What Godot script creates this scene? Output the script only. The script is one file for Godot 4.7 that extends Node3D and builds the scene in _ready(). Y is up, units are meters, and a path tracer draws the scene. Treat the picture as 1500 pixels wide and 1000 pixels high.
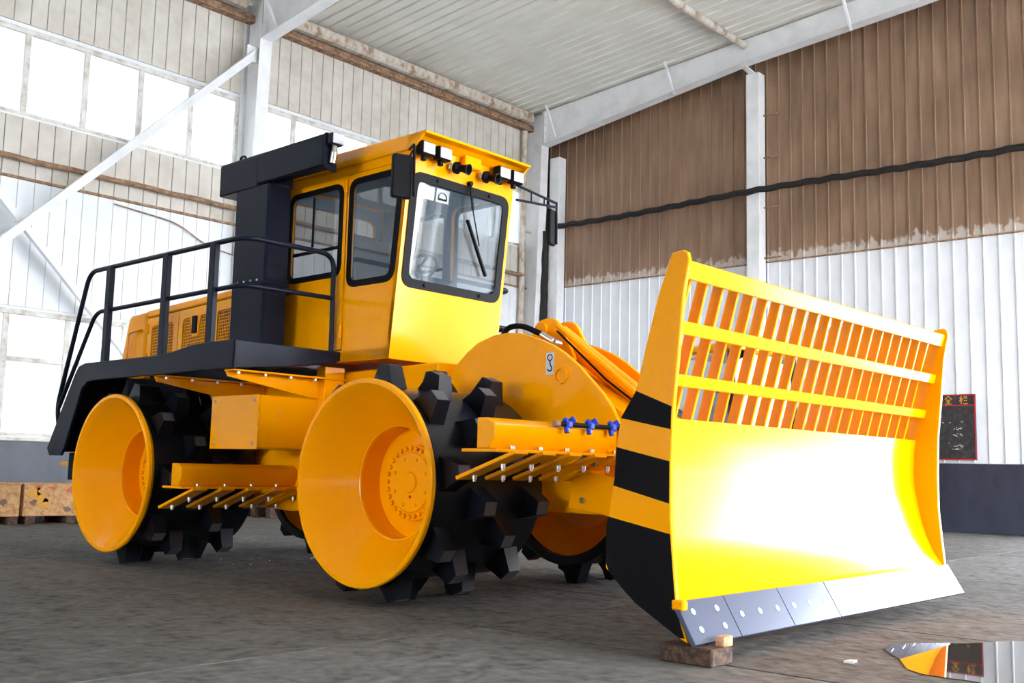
extends Node3D
# Assembly hall with a landfill compactor. World axes: x along the long wall (towards the gable), z across the hall, y up.

# ------------------------------------------------------------------ mesh builder
class MB:
	var v := PackedVector3Array()
	var n := PackedVector3Array()

	func tri_n(a: Vector3, b: Vector3, c: Vector3, na: Vector3, nb: Vector3, nc: Vector3) -> void:
		var g := (b - a).cross(c - a)
		if g.length_squared() < 1e-16:
			return
		if g.dot(na + nb + nc) > 0.0:
			v.append_array([a, c, b]); n.append_array([na, nc, nb])
		else:
			v.append_array([a, b, c]); n.append_array([na, nb, nc])

	func tri(a: Vector3, b: Vector3, c: Vector3, out: Vector3) -> void:
		var g := (b - a).cross(c - a)
		if g.length_squared() < 1e-16:
			return
		g = g.normalized()
		if g.dot(out) < 0.0:
			g = -g
		tri_n(a, b, c, g, g, g)

	func quad(a: Vector3, b: Vector3, c: Vector3, d: Vector3, out: Vector3) -> void:
		tri(a, b, c, out)
		tri(a, c, d, out)

	# chamfered box
	func box(c: Vector3, s: Vector3, bev := 0.0, bs := Basis.IDENTITY) -> void:
		var h := s * 0.5
		var b: float = min(bev, min(h.x, min(h.y, h.z)) * 0.9)
		var P := func(sx: float, sy: float, sz: float, ax: int) -> Vector3:
			var q := Vector3(h.x - b, h.y - b, h.z - b)
			q[ax] = h[ax]
			return c + bs * Vector3(q.x * sx, q.y * sy, q.z * sz)
		for ax in 3:
			var u := (ax + 1) % 3
			var w := (ax + 2) % 3
			for s1 in [-1.0, 1.0]:
				var pts: Array[Vector3] = []
				for k in [[-1.0, -1.0], [1.0, -1.0], [1.0, 1.0], [-1.0, 1.0]]:
					var sg := Vector3.ZERO
					sg[ax] = s1; sg[u] = k[0]; sg[w] = k[1]
					pts.append(P.call(sg.x, sg.y, sg.z, ax))
				var o := Vector3.ZERO
				o[ax] = s1
				quad(pts[0], pts[1], pts[2], pts[3], bs * o)
		if b <= 0.0:
			return
		for ax in 3:
			var u := (ax + 1) % 3
			var w := (ax + 2) % 3
			for su in [-1.0, 1.0]:
				for sw in [-1.0, 1.0]:
					var a1 := Vector3.ZERO
					a1[ax] = -1.0; a1[u] = su; a1[w] = sw
					var a2 := a1
					a2[ax] = 1.0
					var o := Vector3.ZERO
					o[u] = su; o[w] = sw
					quad(P.call(a1.x, a1.y, a1.z, u), P.call(a2.x, a2.y, a2.z, u), P.call(a2.x, a2.y, a2.z, w), P.call(a1.x, a1.y, a1.z, w), bs * o)
		for sx in [-1.0, 1.0]:
			for sy in [-1.0, 1.0]:
				for sz in [-1.0, 1.0]:
					tri(P.call(sx, sy, sz, 0), P.call(sx, sy, sz, 1), P.call(sx, sy, sz, 2), bs * Vector3(sx, sy, sz))

	# bar of rectangular section between two points; up = direction of its height
	func bar(a: Vector3, b: Vector3, wid: float, hgt: float, up := Vector3.UP, bev := 0.0) -> void:
		var z := (b - a).normalized()
		var x := up.cross(z).normalized()
		var y := z.cross(x)
		box((a + b) * 0.5, Vector3(wid, hgt, a.distance_to(b)), bev, Basis(x, y, z))

	# extruded outline; smooth sides where the outline turns gently
	func prism(poly: PackedVector2Array, O: Vector3, U: Vector3, V: Vector3, N: Vector3, d: float, bev := 0.0) -> void:
		var k := poly.size()
		var area := 0.0
		for i in k:
			area += poly[i].cross(poly[(i + 1) % k])
		var sg := 1.0 if area > 0.0 else -1.0
		var en := PackedVector2Array()
		for i in k:
			var e := (poly[(i + 1) % k] - poly[i]).normalized()
			en.append(Vector2(e.y, -e.x) * sg)
		var ins := PackedVector2Array()
		for i in k:
			var a := en[(i + k - 1) % k]
			var b2 := en[i]
			var m := (a + b2).normalized()
			ins.append(poly[i] - m * (bev / max(0.35, m.dot(b2))))
		var P := func(q: Vector2, t: float) -> Vector3: return O + U * q.x + V * q.y + N * t
		var D := func(q: Vector2) -> Vector3: return (U * q.x + V * q.y).normalized()
		var tris := Geometry2D.triangulate_polygon(ins)
		for i in range(0, tris.size(), 3):
			var a := ins[tris[i]]
			var b2 := ins[tris[i + 1]]
			var c := ins[tris[i + 2]]
			tri(P.call(a, 0.0), P.call(b2, 0.0), P.call(c, 0.0), -N)
			tri(P.call(a, d), P.call(b2, d), P.call(c, d), N)
		for i in k:
			var j := (i + 1) % k
			var na: Vector2 = en[i]
			var nb: Vector2 = en[i]
			var pa := en[(i + k - 1) % k]
			var nx := en[j]
			if pa.dot(en[i]) > 0.85:
				na = (pa + en[i]).normalized()
			if nx.dot(en[i]) > 0.85:
				nb = (nx + en[i]).normalized()
			var a0: Vector3 = P.call(poly[i], bev)
			var a1: Vector3 = P.call(poly[i], d - bev)
			var b0: Vector3 = P.call(poly[j], bev)
			var b1: Vector3 = P.call(poly[j], d - bev)
			var A: Vector3 = D.call(na)
			var B: Vector3 = D.call(nb)
			tri_n(a0, b0, b1, A, B, B)
			tri_n(a0, b1, a1, A, B, A)
			if bev > 0.0:
				var E: Vector3 = D.call(en[i])
				quad(a0, b0, P.call(ins[j], 0.0), P.call(ins[i], 0.0), E - N)
				quad(a1, b1, P.call(ins[j], d), P.call(ins[i], d), E + N)

	# plate with a hole: both outlines convex, the hole inside
	func ring(outer: PackedVector2Array, hole: PackedVector2Array, O: Vector3, U: Vector3, V: Vector3, N: Vector3, d: float) -> void:
		var c := Vector2.ZERO
		for q in hole:
			c += q / hole.size()
		var angs: Array = []
		for q in outer:
			angs.append((q - c).angle())
		for q in hole:
			angs.append((q - c).angle())
		angs.sort()
		var hit := func(poly: PackedVector2Array, ang: float) -> Vector2:
			var dir := Vector2.from_angle(ang)
			var best := 0.0
			for i in poly.size():
				var a := poly[i] - c
				var b2 := poly[(i + 1) % poly.size()] - c
				var e := b2 - a
				var den := dir.cross(e)
				if abs(den) < 1e-9:
					continue
				var t := a.cross(e) / den
				var s := a.cross(dir) / den
				if t > 0.0 and s > -1e-4 and s < 1.0001:
					best = max(best, t)
			return c + dir * best
		var P := func(q: Vector2, t: float) -> Vector3: return O + U * q.x + V * q.y + N * t
		var k := angs.size()
		for i in k:
			var a0: float = angs[i]
			var a1: float = angs[(i + 1) % k]
			if abs(a1 - a0) < 1e-5:
				continue
			var o0: Vector2 = hit.call(outer, a0)
			var o1: Vector2 = hit.call(outer, a1)
			var h0: Vector2 = hit.call(hole, a0)
			var h1: Vector2 = hit.call(hole, a1)
			quad(P.call(o0, d), P.call(o1, d), P.call(h1, d), P.call(h0, d), N)
			quad(P.call(o0, 0.0), P.call(o1, 0.0), P.call(h1, 0.0), P.call(h0, 0.0), -N)
			var mo := (o0 + o1) * 0.5 - c
			var mh := c - (h0 + h1) * 0.5
			quad(P.call(o0, 0.0), P.call(o1, 0.0), P.call(o1, d), P.call(o0, d), U * mo.x + V * mo.y)
			quad(P.call(h0, 0.0), P.call(h1, 0.0), P.call(h1, d), P.call(h0, d), U * mh.x + V * mh.y)

	# solid of revolution; profile of (along axis, radius), traced with the solid on its right
	func lathe(pr: PackedVector2Array, O: Vector3, A: Vector3, seg := 48, closed := true) -> void:
		var X := A.cross(Vector3.UP)
		if X.length() < 0.1:
			X = A.cross(Vector3.RIGHT)
		X = X.normalized()
		var Y := A.cross(X).normalized()
		var m := pr.size()
		for i in (m if closed else m - 1):
			var a := pr[i]
			var b := pr[(i + 1) % m]
			var d := (b - a).normalized()
			var nn := Vector2(-d.y, d.x)
			for s in seg:
				var t0 := TAU * s / seg
				var t1 := TAU * (s + 1) / seg
				var r0 := X * cos(t0) + Y * sin(t0)
				var r1 := X * cos(t1) + Y * sin(t1)
				var n0 := A * nn.x + r0 * nn.y
				var n1 := A * nn.x + r1 * nn.y
				var a0 := O + A * a.x + r0 * a.y
				var a1 := O + A * a.x + r1 * a.y
				var b0 := O + A * b.x + r0 * b.y
				var b1 := O + A * b.x + r1 * b.y
				tri_n(a0, b0, b1, n0, n0, n1)
				tri_n(a0, b1, a1, n0, n1, n1)

	func cyl(a: Vector3, b: Vector3, r: float, seg := 16) -> void:
		var L := a.distance_to(b)
		var bv: float = min(r * 0.15, L * 0.2)
		lathe([Vector2(0, 0), Vector2(0, r - bv), Vector2(bv, r), Vector2(L - bv, r), Vector2(L, r - bv), Vector2(L, 0)], a, (b - a).normalized(), seg, false)

	func tube(pts: Array, r: float, seg := 10, closed := false) -> void:
		var k := pts.size()
		var rings: Array = []
		var x := Vector3.ZERO
		for i in k:
			var t: Vector3
			if closed:
				t = (pts[(i + 1) % k] - pts[(i + k - 1) % k]).normalized()
			else:
				t = (pts[min(i + 1, k - 1)] - pts[max(i - 1, 0)]).normalized()
			if i == 0:
				x = t.cross(Vector3.UP if abs(t.y) < 0.9 else Vector3.RIGHT).normalized()
			else:
				x = (x - t * x.dot(t)).normalized()
			var y := t.cross(x)
			var rg: Array = []
			for s in seg:
				rg.append(x * cos(TAU * s / seg) + y * sin(TAU * s / seg))
			rings.append(rg)
		for i in (k if closed else k - 1):
			var j := (i + 1) % k
			for s in seg:
				var e := (s + 1) % seg
				var a0: Vector3 = pts[i] + rings[i][s] * r
				var a1: Vector3 = pts[i] + rings[i][e] * r
				var b0: Vector3 = pts[j] + rings[j][s] * r
				var b1: Vector3 = pts[j] + rings[j][e] * r
				tri_n(a0, b0, b1, rings[i][s], rings[j][s], rings[j][e])
				tri_n(a0, b1, a1, rings[i][s], rings[j][e], rings[i][e])
		if not closed:
			for e in [0, k - 1]:
				var o: Vector3 = (pts[0] - pts[1]) if e == 0 else (pts[k - 1] - pts[k - 2])
				for s in seg:
					tri(pts[e], pts[e] + rings[e][s] * r, pts[e] + rings[e][(s + 1) % seg] * r, o)

	func mesh() -> ArrayMesh:
		var arr := []
		arr.resize(Mesh.ARRAY_MAX)
		arr[Mesh.ARRAY_VERTEX] = v
		arr[Mesh.ARRAY_NORMAL] = n
		var me := ArrayMesh.new()
		me.add_surface_from_arrays(Mesh.PRIMITIVE_TRIANGLES, arr)
		return me

# ------------------------------------------------------------------ helpers
var M := {}
var rng := RandomNumberGenerator.new()

func fillet(pts: Array, rad: float, steps := 5) -> Array:
	var out: Array = [pts[0]]
	for i in range(1, pts.size() - 1):
		var p: Vector3 = pts[i]
		var a: Vector3 = (pts[i - 1] - p)
		var b: Vector3 = (pts[i + 1] - p)
		var r: float = min(rad, min(a.length(), b.length()) * 0.48)
		var s := p + a.normalized() * r
		var e := p + b.normalized() * r
		for k in steps + 1:
			var t := float(k) / steps
			out.append(s.lerp(p, t).lerp(p.lerp(e, t), t))
	out.append(pts[-1])
	return out

func rrect(x0: float, y0: float, x1: float, y1: float, r: float, k := 5) -> PackedVector2Array:
	return rpoly([Vector2(x0, y0), Vector2(x1, y0), Vector2(x1, y1), Vector2(x0, y1)], r, k)

func rpoly(q: Array, r: float, k := 5) -> PackedVector2Array:
	var o := PackedVector2Array()
	for i in q.size():
		var p: Vector2 = q[i]
		var a: Vector2 = (q[(i + q.size() - 1) % q.size()] - p).normalized()
		var b: Vector2 = (q[(i + 1) % q.size()] - p).normalized()
		for s in k + 1:
			var t := float(s) / k
			o.append((p + a * r).lerp(p, t).lerp(p.lerp(p + b * r, t), t))
	return o

func inst(called: String, me: Mesh, mat: Material, parent: Node) -> MeshInstance3D:
	var o := MeshInstance3D.new()
	o.name = called
	o.mesh = me
	o.material_override = mat
	parent.add_child(o, true)
	return o

func put(called: String, b: MB, mat: Material, parent: Node) -> MeshInstance3D:
	return inst(called, b.mesh(), mat, parent)

func boxp(called: String, c: Vector3, s: Vector3, bev: float, mat: Material, parent: Node) -> MeshInstance3D:
	var b := MB.new()
	b.box(c, s, bev)
	return put(called, b, mat, parent)

func tag(o: Node, label: String, category: String, group := "", kind := "") -> void:
	o.set_meta("label", label)
	o.set_meta("category", category)
	if group != "":
		o.set_meta("group", group)
	if kind != "":
		o.set_meta("kind", kind)

func base(called: String) -> Node3D:
	var o := Node3D.new()
	o.name = called
	add_child(o, true)
	return o

func paint(c: Color, rough: float, metal := 0.0, coat := 0.0) -> StandardMaterial3D:
	var m := StandardMaterial3D.new()
	m.albedo_color = c
	m.roughness = rough
	m.metallic = metal
	if coat > 0.0:
		m.clearcoat_enabled = true
		m.clearcoat = coat
		m.clearcoat_roughness = 0.06
	return m

func flat_gloss(m: StandardMaterial3D, f0: float) -> void:
	m.metallic_specular = f0

func noise_img(w: int, h: int, seed_: int, freq: float, oct := 4) -> Image:
	var f := FastNoiseLite.new()
	f.seed = seed_
	f.frequency = freq
	f.fractal_octaves = oct
	return f.get_seamless_image(w, h)

# albedo texture: base colour varied by fine and coarse noise, with blotches and streaks
func tex(w: int, h: int, cols: Array, seed_: int, f1: float, f2: float, stretch := Vector2.ONE) -> ImageTexture:
	var a := noise_img(w, h, seed_, f1, 5)
	var b := noise_img(w, h, seed_ + 7, f2, 3)
	if stretch != Vector2.ONE:
		a.resize(int(w * stretch.x), int(h * stretch.y), Image.INTERPOLATE_CUBIC)
		var c := Image.create(w, h, false, a.get_format())
		for yy in range(0, h, a.get_height()):
			for xx in range(0, w, a.get_width()):
				c.blit_rect(a, Rect2i(0, 0, a.get_width(), a.get_height()), Vector2i(xx, yy))
		a = c
	var im := Image.create(w, h, false, Image.FORMAT_RGB8)
	for y in h:
		for x in w:
			var t: float = clamp(a.get_pixel(x, y).r * 0.6 + b.get_pixel(x, y).r * 0.4, 0.0, 1.0)
			t = clamp((t - 0.25) * 2.0, 0.0, 1.0)
			var k: float = t * (cols.size() - 1)
			var i := int(min(floor(k), cols.size() - 2))
			im.set_pixel(x, y, cols[i].lerp(cols[i + 1], k - i))
	im.generate_mipmaps()
	return ImageTexture.create_from_image(im)

func tri_mat(t: Texture2D, metres: float, rough: float, relief: Texture2D = null) -> StandardMaterial3D:
	var m := StandardMaterial3D.new()
	m.albedo_texture = t
	m.roughness = rough
	m.uv1_triplanar = true
	m.uv1_world_triplanar = true
	m.uv1_scale = Vector3.ONE / metres
	if relief:
		m.normal_enabled = true
		m.normal_texture = relief
		m.normal_scale = 0.35
	return m

func materials() -> void:
	M.yellow = paint(Color8(250, 162, 0), 0.13)
	M.hood = M.yellow
	M.black = paint(Color8(19, 23, 36), 0.36)
	M.drum = paint(Color8(15, 17, 25), 0.3)
	flat_gloss(M.yellow, 0.33)
	flat_gloss(M.black, 0.24)
	flat_gloss(M.drum, 0.35)
	M.band = paint(Color8(14, 13, 16), 0.45)
	M.rubber = paint(Color8(14, 14, 17), 0.5)
	flat_gloss(M.rubber, 0.2)
	flat_gloss(M.band, 0.2)
	M.steel = paint(Color8(190, 186, 176), 0.3, 0.9)
	M.worn = paint(Color8(92, 92, 94), 0.4, 0.4)
	M.chrome = paint(Color8(225, 225, 228), 0.12, 1.0)
	M.blue = paint(Color8(20, 62, 190), 0.4)
	M.red = paint(Color8(190, 18, 24), 0.5)
	M.edge = paint(Color8(84, 92, 112), 0.24, 0.35, 0.5)
	M.cabin = paint(Color8(138, 146, 156), 0.6)
	M.seat = paint(Color8(44, 49, 58), 0.75)
	M.label = paint(Color8(205, 208, 210), 0.5)
	M.lens = paint(Color8(205, 207, 212), 0.12, 0.25)
	var g := paint(Color(0.30, 0.36, 0.40, 0.26), 0.02)
	g.transparency = BaseMaterial3D.TRANSPARENCY_ALPHA
	M.glass = g
	var wg := paint(Color(0.86, 0.88, 0.88, 0.82), 0.35)   # dusty glazing, opacity raised to hold back the daylight
	wg.transparency = BaseMaterial3D.TRANSPARENCY_ALPHA
	M.pane = wg
	var st := paint(Color(0.66, 0.7, 0.72, 0.28), 0.2)
	st.transparency = BaseMaterial3D.TRANSPARENCY_ALPHA
	M.film = st
	# hall
	M.white_wall = tri_mat(tex(512, 512, [Color8(226, 229, 233), Color8(231, 234, 238), Color8(236, 238, 242)], 3, 0.006, 0.02), 5.0, 0.5)
	M.beige = tri_mat(tex(512, 512, [Color8(196, 188, 175), Color8(206, 199, 188), Color8(213, 207, 197)], 5, 0.008, 0.03), 4.0, 0.55)
	M.roof = tri_mat(tex(512, 512, [Color8(214, 210, 200), Color8(222, 219, 210), Color8(228, 225, 217)], 9, 0.006, 0.015), 6.0, 0.5)
	M.white_steel = tri_mat(tex(256, 256, [Color8(222, 223, 223), Color8(232, 233, 234), Color8(238, 238, 238)], 11, 0.012, 0.03), 3.0, 0.45)
	M.rust_white = tri_mat(tex(512, 256, [Color8(150, 124, 100), Color8(190, 176, 160), Color8(204, 195, 184), Color8(210, 204, 196)], 13, 0.012, 0.04), 2.5, 0.7)
	M.rust = tri_mat(tex(256, 256, [Color8(112, 84, 62), Color8(148, 116, 90), Color8(178, 148, 120)], 17, 0.03, 0.05), 1.5, 0.8)
	M.frame_white = tri_mat(tex(256, 256, [Color8(186, 178, 164), Color8(216, 212, 204), Color8(226, 224, 220)], 19, 0.02, 0.05), 2.0, 0.6)
	M.plinth = tri_mat(tex(512, 256, [Color8(38, 42, 57), Color8(46, 51, 68), Color8(50, 56, 74)], 23, 0.01, 0.03), 4.0, 0.42)
	M.insulation = tri_mat(tex(256, 256, [Color8(12, 11, 11), Color8(26, 23, 22), Color8(44, 38, 34)], 29, 0.05, 0.1), 0.6, 0.8)
	M.gable = gable_material()
	var bump := noise_img(512, 512, 41, 0.05, 5)
	bump.bump_map_to_normal_map(3.0)
	var bt := ImageTexture.create_from_image(bump)
	M.floor = []
	for k in 3:
		var d := k * 5
		var m := tri_mat(tex(1024, 1024, [Color8(76 + d, 73 + d, 69 + d), Color8(92 + d, 89 + d, 85 + d), Color8(99 + d, 96 + d, 92 + d), Color8(104 + d, 101 + d, 97 + d), Color8(112 + d, 109 + d, 105 + d)], 50 + k, 0.04, 0.012), 4.4, 0.85, bt)
		flat_gloss(m, 0.2)
		M.floor.append(m)
	M.joint = paint(Color8(34, 31, 28), 0.9)
	M.ply = tri_mat(tex(512, 512, [Color8(158, 112, 68), Color8(182, 136, 88), Color8(196, 152, 104), Color8(202, 160, 114)], 61, 0.02, 0.06), 1.2, 0.8)
	M.timber = tri_mat(tex(256, 256, [Color8(46, 32, 24), Color8(74, 52, 38), Color8(100, 74, 54)], 67, 0.03, 0.1), 0.5, 0.85)
	M.timber_new = tri_mat(tex(256, 256, [Color8(150, 104, 66), Color8(198, 152, 106), Color8(214, 176, 134)], 71, 0.03, 0.1), 0.4, 0.8)
	M.smear_yellow = paint(Color8(206, 150, 60), 0.8)
	M.smear_red = paint(Color8(186, 92, 66), 0.8)
	M.smear_dark = paint(Color8(118, 94, 74), 0.8)
	M.yard = paint(Color8(208, 206, 201), 0.9)
	M.far_wall = paint(Color8(120, 126, 134), 0.8)
	M.far_dark = paint(Color8(60, 64, 70), 0.8)
	M.board = tri_mat(tex(512, 512, [Color8(30, 28, 30), Color8(44, 41, 43), Color8(62, 59, 60)], 73, 0.02, 0.05), 1.5, 0.6)
	M.chalk = paint(Color8(205, 205, 200), 0.9)
	M.gold = paint(Color8(206, 150, 48), 0.6)
	var w := paint(Color8(52, 48, 44), 0.02)
	w.metallic_specular = 0.5
	M.water = w

# brown sooted sheeting of the gable with the ragged brushed upper edge of the white paint (matter with an outline of its own)
func gable_material() -> StandardMaterial3D:
	var S := 1024
	var px := 12.8 / S
	var a := noise_img(S, S, 81, 0.006, 4)
	var b := noise_img(S, S, 82, 0.06, 4)
	var g := noise_img(S, S, 83, 0.08, 3)
	var im := Image.create(S, S, false, Image.FORMAT_RGB8)
	var dark := Color8(124, 96, 74)
	var lite := Color8(154, 124, 99)
	var white := Color8(222, 222, 220)
	var hgt: Array = []
	for x in S:
		hgt.append(0.1 + 0.28 * b.get_pixel(x, 40).r + 0.16 * g.get_pixel(x, 90).r)
	for y in S:
		var up: float = (S - 1 - y) * px          # world height of this row (image rows run down)
		for x in S:
			var t: float = a.get_pixel(x, y).r * 0.5 + b.get_pixel(x, int(y * 0.12) % S).r * 0.5
			var c: Color = dark.lerp(lite, clamp((t - 0.25) * 2.0, 0.0, 1.0))
			if up > 5.0 and up < 6.0:
				var e: float = hgt[x] + 5.12 - up + 0.22 * (g.get_pixel(x, y).r - 0.5)
				c = c.lerp(white, clamp(e * 7.0, 0.0, 0.62))
			im.set_pixel(x, y, c)
	im.generate_mipmaps()
	var m := StandardMaterial3D.new()
	m.albedo_texture = ImageTexture.create_from_image(im)
	m.roughness = 0.5
	m.uv1_triplanar = true
	m.uv1_world_triplanar = true
	m.uv1_scale = Vector3.ONE / 12.8
	return m

func roof_y(z: float) -> float:
	return 9.42 + 0.075 * (z + 10.8) if z < 1.6 else 10.35 - 0.075 * (z - 1.6)

# ------------------------------------------------------------------ main
func _ready() -> void:
	rng.seed = 11
	# camera
	var cam := Camera3D.new()
	cam.name = "camera"
	add_child(cam)
	var fw := Vector3(0.74354107, 0.12026675, -0.65778613)
	var rt := Vector3(0.66034782, 0.02283901, 0.75061251)
	var up := Vector3(-0.10529691, 0.99247886, 0.06243615)
	cam.transform = Transform3D(Basis(rt, up, -fw), Vector3(-6.34160, 0.91636, 5.46515))
	cam.fov = 35.859
	cam.near = 0.05
	cam.far = 400.0
	# sky and exposure
	var sm := ProceduralSkyMaterial.new()
	sm.sky_top_color = Color(0.90, 0.94, 1.0)
	sm.sky_horizon_color = Color(0.96, 0.98, 1.0)
	sm.ground_bottom_color = Color(0.5, 0.5, 0.5)
	sm.ground_horizon_color = Color(0.96, 0.98, 1.0)
	sm.energy_multiplier = 24.0
	var sky := Sky.new()
	sky.sky_material = sm
	var env := Environment.new()
	env.background_mode = Environment.BG_SKY
	env.sky = sky
	env.tonemap_mode = Environment.TONE_MAPPER_LINEAR
	env.tonemap_exposure = 1.13
	env.sdfgi_enabled = true
	env.ssao_enabled = true
	env.ssil_enabled = true
	var we := WorldEnvironment.new()
	we.name = "environment"
	we.environment = env
	add_child(we)

	materials()
	hall()
	compactor()
	props()

# ------------------------------------------------------------------ the hall
const WL := -10.8      # inner face of the long wall in view
const WF := 14.0       # inner face of the long wall behind the camera
const GX := 13.0       # inner face of the gable in view
const RX := -34.0      # inner face of the far gable behind the camera

func wall_core(called: String, along_x: bool, at: float, thick: float, lo: float, hi: float, top: float, holes: Array, mat: Material) -> MeshInstance3D:
	# a wall slab with rectangular openings [a0, y0, a1, y1]; openings in one row share no columns
	var b := MB.new()
	var cuts: Array = [lo, hi]
	for h in holes:
		cuts.append(h[0]); cuts.append(h[2])
	cuts.sort()
	for i in cuts.size() - 1:
		var a0: float = cuts[i]
		var a1: float = cuts[i + 1]
		if a1 - a0 < 1e-4:
			continue
		var mid := (a0 + a1) * 0.5
		var spans: Array = []
		for h in holes:
			if h[0] < mid and h[2] > mid:
				spans.append([h[1], h[3]])
		spans.sort()
		var y := 0.0
		spans.append([top, top])
		for s in spans:
			if s[0] - y > 1e-4:
				var c := Vector3(mid, (y + s[0]) * 0.5, at) if along_x else Vector3(at, (y + s[0]) * 0.5, mid)
				var z := Vector3(a1 - a0, s[0] - y, thick) if along_x else Vector3(thick, s[0] - y, a1 - a0)
				b.box(c, z)
			y = s[1]
	var o := put(called, b, mat, self)
	return o

# one sheet of wall cladding, unit height, standing seam along one side
func sheet_mesh(w: float, rib: float, ribw: float) -> ArrayMesh:
	var b := MB.new()
	var q := PackedVector2Array([Vector2(0, 0), Vector2(w, 0), Vector2(w, 0.012), Vector2(ribw * 1.5, 0.012), Vector2(ribw * 1.1, rib), Vector2(ribw * 0.4, rib), Vector2(0, 0.012)])
	b.prism(q, Vector3.ZERO, Vector3.RIGHT, Vector3.BACK, Vector3.UP, 1.0)
	return b.mesh()

# flat wall panel of unit height with folded edges; open joints stand between neighbours
func flat_sheet(w: float) -> ArrayMesh:
	var b := MB.new()
	b.prism(PackedVector2Array([Vector2(0, 0), Vector2(w, 0), Vector2(w, 0.024), Vector2(w - 0.006, 0.03), Vector2(0.006, 0.03), Vector2(0, 0.024)]), Vector3.ZERO, Vector3.RIGHT, Vector3.BACK, Vector3.UP, 1.0)
	return b.mesh()

func window_band(called: String, along_x: bool, at: float, a0: float, a1: float, y0: float, y1: float, cols: int, rows: Array, depth := 0.1) -> void:
	var w := Node3D.new()
	w.name = called
	add_child(w, true)
	w.set_meta("kind", "structure")
	tag(w, {
		"window_1": "upper window band one bay beyond the braced bay of the beige wall",
		"window_2": "upper window band crossed by the white diagonal brace",
		"window_3": "upper window band between the white column and the hall corner",
		"window_4": "lower window band with two rows of panes behind the deck railing",
		"window_5": "upper window band over the wide gateway facing the machine's front",
		"window_6": "upper window band over the gateway beside the gable",
	}.get(called, "white framed window band"), "window", "", "structure")
	var V := func(a: float, y: float, d: float) -> Vector3: return Vector3(a, y, at + d) if along_x else Vector3(at + d, y, a)
	var S := func(a: float, y: float, d: float) -> Vector3: return Vector3(a, y, d) if along_x else Vector3(d, y, a)
	var f := MB.new()
	f.box(V.call((a0 + a1) * 0.5, y0 + 0.03, 0.0), S.call(a1 - a0, 0.06, depth), 0.006)
	f.box(V.call((a0 + a1) * 0.5, y1 - 0.04, 0.0), S.call(a1 - a0, 0.08, depth), 0.006)
	f.box(V.call(a0 + 0.03, (y0 + y1) * 0.5, 0.0), S.call(0.06, y1 - y0 - 0.1, depth), 0.006)
	f.box(V.call(a1 - 0.03, (y0 + y1) * 0.5, 0.0), S.call(0.06, y1 - y0 - 0.1, depth), 0.006)
	put("window_frame", f, M.frame_white, w)
	var st := (a1 - a0) / cols
	for i in range(1, cols):
		var b := MB.new()
		b.box(V.call(a0 + st * i, (y0 + y1) * 0.5, 0.0), S.call(0.09, y1 - y0 - 0.12, depth * 0.8), 0.006)
		put("mullion", b, M.frame_white, w)
	var ys: Array = [y0]
	for r in rows:
		var b := MB.new()
		b.box(V.call((a0 + a1) * 0.5, r, 0.0), S.call(a1 - a0 - 0.1, 0.07, depth * 0.7), 0.006)
		put("transom", b, M.frame_white, w)
		ys.append(r)
	ys.append(y1)
	for i in cols:
		for k in ys.size() - 1:
			var b := MB.new()
			b.box(V.call(a0 + st * (i + 0.5), (ys[k] + ys[k + 1]) * 0.5, 0.0), S.call(st - 0.06, ys[k + 1] - ys[k] - 0.06, 0.006))
			put("pane", b, M.pane, w)

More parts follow.
